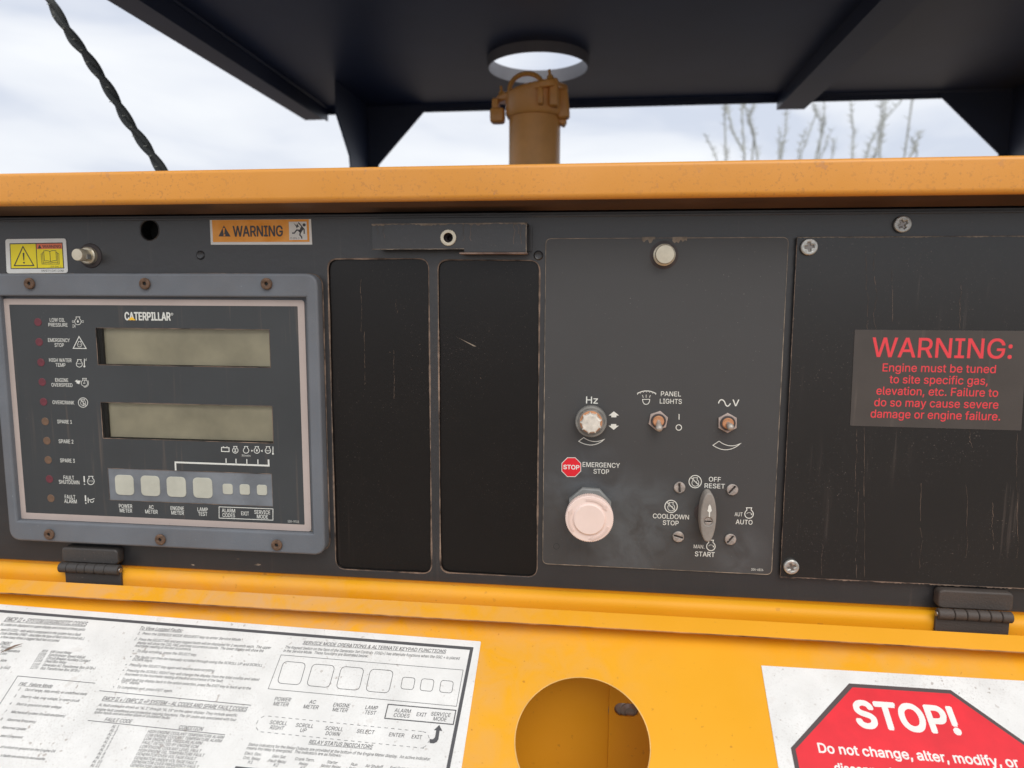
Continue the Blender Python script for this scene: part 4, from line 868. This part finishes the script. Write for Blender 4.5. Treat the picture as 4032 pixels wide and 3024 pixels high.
k = Ink(FF, PO + .0003, 'd6'); k.T('STOP!', 1048, 1765, 1032, 178, .055); k.T('Do not change, alter, modify, or', 765, 2185, 1243, 66, .035); k.T('disconnect', 880, 1300, 1348, 66, .035)
k.out('lettering', 'whitestk', og)

# ================================================================== CANOPY
H = .45
FH = Frame((0, 0, H), (1, 0, 0), (0, 1, 0))
def hp(px, py): d = ray(px, py); t = H / d.z; q = CAM + d * t; return (q.x, q.y)
yb = hp(1800, 412)[1]; FB = Frame((0, yb, 0), (1, 0, 0), (0, 0, 1))
xa = hp(1313, 431)[0]; xa2 = hp(736, 53)[0]; xL = FB.uv(1445, 500)[0]; xRt = FB.uv(3976, 450)[0]
print('canopy', yb, xa, xa2, xL, xRt)
xA = (xa + xa2) / 2
can = thing('canopy', (0, yb, zt), 'flat black steel canopy with a round sleeve standing over the enclosure', 'canopy')
scx, scy = hp(2117, 246); e0 = hp(1923, 246); srad = abs(scx - e0[0])
# bottom rim of the sleeve hangs below the plate
SD = .035
def hpz(px, py, z): d = ray(px, py); t = z / d.z; q = CAM + d * t; return (q.x, q.y)
_y1 = hp(2117, 160)[1]; _d = ray(2117, 204); zr = (_y1 - CAM.y) * _d.z / _d.y
# rim ellipse: leftmost 1922, rightmost 2310, nearest 204, farthest 330 (source pixels)
nr = hpz(2117, 204, zr); fr_ = hpz(2117, 330, zr); lf = hpz(1922, 262, zr); rg = hpz(2310, 262, zr)
srad = ((rg[0] - lf[0]) / 2 + (fr_[1] - nr[1]) / 2) / 2; scx = (lf[0] + rg[0]) / 2; scy = (nr[1] + fr_[1]) / 2
_d = ray(2117, 277); ztop = (scy + srad - CAM.y) * _d.z / _d.y
print('sleeve', zr, ztop, srad, scx, scy, nr, fr_)
FRY = -.02      # the canopy ends just behind the front of the cabinet
cy0 = FRY; cxr = xRt + .012
me = shape([rect(xA, cy0, cxr, yb), circ(scx, scy, srad + .003, 72)], 0, .004)
link('roof_plate', me, 'canopy', can, Matrix.Translation((0, 0, H + .004)))
zfb = FB.uv(1800, 438)[1]; zside = H - .022
link('rear_fascia', boxm(xA, yb, zfb, cxr, yb + .004, H + .004), 'canopy', can)
ff = FB.uv(1230, 456)
# left fascia: vertical drop plus an outward return lip
def fz(px, py, x): d = ray(px, py); t = (x - CAM.x) / d.x; q = CAM + d * t; return (q.y, q.z)
lipx = xA - .028
pf = fz(1187, 414, lipx); pn = fz(673, 0, lipx); print('lip', pf, pn)
link('side_fascia', boxm(xA - .004, cy0, H - .030, xA, yb, H + .004), 'canopy', can)
link('side_lip', boxm(xA - .045, cy0, H - .034, xA, yb - .03, H - .030), 'canopy', can)
link('side_fascia', boxm(cxr, cy0, H - .03, cxr + .004, yb, H + .004), 'canopy', can)
sl_ = lathe([(srad, zr), (srad, ztop), (srad + .003, ztop), (srad + .003, zr), (srad, zr)], 72)
link('sleeve', sl_, 'sleeve', can, Matrix.Translation((scx, scy, 0)))
link('weld_bead', tube([(xA, yb - .002, H - .001), (cxr, yb - .002, H - .001)], .0035, 8), 'canopy', can)
link('weld_bead', tube([(xA + .002, cy0, H - .001), (xA + .002, yb, H - .001)], .0035, 8), 'canopy', can)
# rib running front to back below the plate
ra = FB.uv(3064, 400); rb = FB.uv(3130, 400)
rz0 = FB.uv(3075, 430)[1]
bm = bmesh.new()
prof = [(ra[0] - .002, H), (ra[0] - .002, rz0), (ra[0] + .024, rz0), (rb[0] + .022, H - .03), (rb[0] + .022, H)]
A = [bm.verts.new((x, cy0, z)) for x, z in prof]; B = [bm.verts.new((x, yb + .004, z)) for x, z in prof]
for i in range(5): bm.faces.new([A[i], A[(i + 1) % 5], B[(i + 1) % 5], B[i]])
bm.faces.new(A); bm.faces.new(B[::-1]); bmesh.ops.recalc_face_normals(bm, faces=bm.faces[:])
link('roof_rib', bmesh_out(bm, 30), 'canopy', can)
# posts: folded corner plates, wide at the top
def slab(poly, plane, t, name='post'):
    bm = bmesh.new()
    vs = [bm.verts.new(plane(*p)) for p in poly]; f = bm.faces.new(vs); r = bmesh.ops.extrude_face_region(bm, geom=[f])
    for g_ in r['geom']:
        if isinstance(g_, bmesh.types.BMVert): g_.co += Vector(t)
    bmesh.ops.recalc_face_normals(bm, faces=bm.faces[:])
    return link(name, bmesh_out(bm, 30), 'canopy', can)
b_ = lambda x, y: (FB.uv(x, y)[0], yb - .004, FB.uv(x, y)[1])
foot = zt - .004
g1 = FB.uv(1675, 436); g2 = FB.uv(1492, 651)
slab([(xL, H), (g1[0], H), (g1[0], g1[1]), (g2[0], g2[1]), (g2[0], foot), (xL, foot)], lambda x, z: (x, yb - .004, z), (0, .004, 0))
s1 = fz(1320, 447, xL); s2 = fz(1373, 614, xL); s3 = fz(1376, 651, xL); print('side gusset', s1, s2, s3)
slab([(yb - .004, H), (s1[0], H), (s1[0], s1[1]), (s2[0], s2[1]), (s3[0], s3[1]), (s3[0], foot), (yb - .004, foot)], lambda y, z: (xL, y, z), (.004, 0, 0), 'corner_gusset')
g3 = FB.uv(3691, 371); g4_ = FB.uv(3930, 607)
slab([(xRt, H), (g3[0], H), (g3[0], g3[1]), (g4_[0], g4_[1]), (g4_[0], foot), (xRt, foot)], lambda x, z: (x, yb - .004, z), (0, .004, 0))
slab([(yb - .004, H), (yb - .35, H), (yb - .35, H - .05), (yb - .06, foot + .05), (yb - .06, foot), (yb - .004, foot)], lambda y, z: (xRt, y, z), (.004, 0, 0), 'corner_gusset')

# ================================================================== FILLER PIPE WITH CAP
yp = .66; FQ = Frame((0, yp, 0), (1, 0, 0), (0, 0, 1))
pl_, pr_ = P(FQ, 'z5', 467, 1400), P(FQ, 'z5', 1073, 1400); pr = (pr_[0] - pl_[0]) / 2; pxc = (pl_[0] + pr_[0]) / 2
def pz(y): return P(FQ, 'z5', 760, y)[1]
def pX(x, y): return P(FQ, 'z5', x, y)
pip = thing('stand_pipe', (pxc, yp, zt), 'tan painted stand pipe with a looped clamp cap beneath the canopy sleeve', 'pipe')
link('pipe', lathe([(pr, zt - .03), (pr, pz(1080))], 48), 'pipe', pip, Matrix.Translation((pxc, yp, 0)))
zc0, zc1 = pz(1105), pz(835)
link('collar', lathe([(pr, zc0 - .001), (pr * 1.06, zc0), (pr * 1.13, zc0 + .006), (pr * 1.15, zc1), (pr * 1.0, zc1 + .003), (0, zc1 + .003)], 48), 'pipe', pip, Matrix.Translation((pxc, yp, 0)))
TL = R_(-7.5)
capM = Matrix.Translation((pxc + .002, yp, pz(800))) @ Matrix.Rotation(TL, 4, 'Y') @ Matrix.Rotation(R_(3), 4, 'X')
ears = []
for i in range(64):
    a = 2 * math.pi * i / 64; r = pr * (1.10 + sum(k_ * max(0, math.cos(a - a1)) ** 14 for a1, k_ in ((R_(172), .50), (R_(-62), .34), (R_(15), .16), (R_(80), .3)))); ears.append((r * math.cos(a), r * math.sin(a)))
link('clamp_plate', shape([ears], .006, .012, .003, 3), 'pipe', pip, capM)
link('cap_dome', lathe([(0, .014), (pr * .6, .013), (pr * .9, .009), (pr * .95, .005)], 40), 'pipe', pip, capM)
hx0, hx1 = -pr * 1.02, pr * .30
pts = [(hx0 + (hx1 - hx0) * (.5 - .5 * math.cos(math.pi * i / 16)), 0, .004 + .030 * math.sin(math.pi * i / 16) ** .8) for i in range(17)]
link('lift_handle', tube([capM @ Vector(p) for p in pts], .0042, 12), 'pipe_l', pip)
bolt = lathe([(0, .026), (.0030, .026), (.0032, .014), (.0068, .013), (.0085, .002), (.0095, 0)], 16)
for a, r in ((R_(172), 1.36), (R_(-58), 1.20)):
    link('clamp_bolt', bolt, 'pipe_l', pip, capM @ Matrix.Translation((pr * r * math.cos(a), pr * r * math.sin(a), .003)) @ Matrix.Scale(.75, 4))
def ublock(x, y, sx, sz, nm, yy=0.0, rot=0.0):
    q = pX(x, y); return link(nm, boxm(-sx / 2, -.012, -sz / 2, sx / 2, .012, sz / 2, min(sx, sz, .02) * .38), 'pipe', pip, Matrix.Translation((q[0], yp + yy, q[1])) @ Matrix.Rotation(rot, 4, 'Y'))
ublock(335, 1085, .026, .026, 'clamp_lug', -.005); ublock(1105, 960, .022, .050, 'clamp_lug', -.01, R_(-6)); ublock(1100, 1150, .014, .012, 'clamp_lug', 0, R_(30))
ublock(870, 945, .009, .026, 'clamp_lug', -pr * 1.1); ublock(310, 985, .012, .03, 'clamp_lug', -.0)
ublock(1010, 880, .016, .046, 'clamp_lug', -pr * .85)

# ================================================================== TWISTED CABLE
FC = Frame((0, .30, 0), (1, 0, 0), (0, 0, 1))
a = P(FC, 'r1', 180, -220); b = P(FC, 'r1', 297, 0); c = P(FC, 'r1', 960, 1005); d_ = P(FC, 'r1', 1080, 1190)
cab = thing('twisted_cable', (d_[0], .30, zt), 'dark twisted cable slanting down across the sky behind the yellow rail', 'cable')
path = []
keys = [P(FC, 'r1', x, y) for x, y in ((160, -260), (297, 0), (400, 180), (520, 340), (640, 520), (760, 720), (860, 860), (960, 1010), (1075, 1200))]
for i in range(len(keys) - 1):
    p0 = keys[max(0, i - 1)]; p1 = keys[i]; p2 = keys[i + 1]; p3 = keys[min(len(keys) - 1, i + 2)]
    for j in range(22):
        t = j / 22; path.append(tuple(.5 * ((2 * p1[k2]) + (-p0[k2] + p2[k2]) * t + (2 * p0[k2] - 5 * p1[k2] + 4 * p2[k2] - p3[k2]) * t * t + (-p0[k2] + 3 * p1[k2] - 3 * p2[k2] + p3[k2]) * t ** 3) for k2 in (0, 1)))
def strand(ph, rr, off, every=1):
    out = []; acc = 0
    for i, p in enumerate(path):
        q = path[min(i + 1, len(path) - 1)]; o2 = path[max(i - 1, 0)]; d = Vector((q[0] - o2[0], 0, q[1] - o2[1])).normalized(); n1 = Vector((-d.z, 0, d.x)); n2 = Vector((0, 1, 0))
        if i: acc += math.hypot(p[0] - path[i - 1][0], p[1] - path[i - 1][1])
        a = acc / .040 * 2 * math.pi * .5 + ph; out.append(Vector((p[0], .30, p[1])) + (n1 * math.cos(a) + n2 * math.sin(a)) * (off or .0028 * rr))
    return out
for ph in (0, math.pi): link('strand', tube(strand(ph, 0, .0028), .0047, 10), 'rope', cab)
s_ = strand(0, 0, 0); tb = bmesh.new()
for i in range(8, len(s_) - 4, 9):
    c0_ = s_[i] + Vector((random.uniform(-.004, .004), -.0078, 0)); bmesh.ops.create_cube(tb, size=1, matrix=Matrix.Translation(c0_) @ Matrix.Diagonal((.0045, .0006, .0008, 1)))
link('fleck', bmesh_out(tb, 0), 'tick', cab)['kind'] = 'stuff'

# ================================================================== OCOTILLO PLANTS
def ocotillo(stems, Y, base, lbl):
    Fo = Frame((0, Y, 0), (1, 0, 0), (0, 0, 1)); bx = P(Fo, 'r3', base, 900)[0]
    t = thing('ocotillo', (bx, Y, GZ), lbl, 'desert shrub', 'bare ocotillo shrubs beyond the enclosure')
    for st in stems:
        q = [P(Fo, 'r3', x, y) for x, y in st]; dy = random.uniform(-.3, .3)
        q = [(2 * q[0][0] - q[1][0], 2 * q[0][1] - q[1][1])] + q if st[0][1] < 640 else q
        lo = q[-1]; q2 = q + [(lo[0] + (bx - lo[0]) * .55, lo[1] * .35 + GZ * .35), (bx + random.uniform(-.06, .06), GZ + .0)]
        pts = []
        for i in range(len(q2) - 1):
            for j in range(5):
                f_ = j / 5; pts.append(Vector((q2[i][0] * (1 - f_) + q2[i + 1][0] * f_, Y + dy, q2[i][1] * (1 - f_) + q2[i + 1][1] * f_)))
        pts.append(Vector((q2[-1][0], Y, q2[-1][1]))); n = len(pts); rad = [.003 + .008 * min(1, i / n * 1.4) for i in range(n)]
        s = link('stem', tube(pts, rad, 6), 'stem', t)
        bm = bmesh.new()
        for i in range(n - 6):
            for _ in range(3):
                p = pts[i].lerp(pts[i + 1], random.random()); ang = random.choice((-1, 1)) * random.uniform(.7, 1.2); dr = Vector((math.sin(ang), random.uniform(-.3, .3), math.cos(ang))); ln = random.uniform(.03, .08); sd_ = dr.cross(Vector((0, 1, 0))) * .006
                v1, v2, v3 = bm.verts.new(p - sd_), bm.verts.new(p + sd_), bm.verts.new(p + dr * ln); v4 = bm.verts.new(p + Vector((0, .008, 0))); bm.faces.new([v1, v2, v3]); bm.faces.new([v2, v4, v3]); bm.faces.new([v4, v1, v3])
        link('thorns', bmesh_out(bm, 0), 'stem', s)['kind'] = 'stuff'
ocotillo([[(265, 790), (335, 935)], [(345, 620), (385, 680), (410, 800), (480, 930)], [(487, 600), (475, 680), (490, 930)], [(380, 600), (378, 690)], [(400, 850), (402, 935)], [(520, 610), (570, 760), (595, 930)], [(565, 620), (540, 690), (575, 800)]], 7.5, 500, 'bare ocotillo left of the canopy rib, stems fanning to the left')
ocotillo([[(680, 790), (672, 930)], [(768, 600), (770, 740), (730, 930)], [(890, 640), (905, 690), (815, 930)], [(965, 580), (965, 740), (915, 930)], [(910, 670), (950, 735), (945, 800)], [(1010, 780), (950, 930)], [(1035, 820), (1030, 920)], [(820, 800), (780, 930)], [(720, 850), (705, 930)]], 8.2, 850, 'bare ocotillo just right of the canopy rib end')
ocotillo([[(1188, 575), (1205, 740), (1195, 930)], [(1330, 575), (1318, 740), (1300, 860)], [(1375, 570), (1365, 690), (1345, 860), (1310, 930)], [(1480, 570), (1370, 700), (1295, 830), (1270, 920)], [(1440, 580), (1450, 610)], [(1575, 760), (1550, 850), (1515, 915)], [(1445, 840), (1480, 920)]], 7.0, 1300, 'tallest bare ocotillo before the right canopy post')
print('zt', zt, 'zp', zp, 'zb', zb, 'lamp', LH, 'tris', sum(len(o.data.polygons) for o in sc.objects if o.type == 'MESH'))
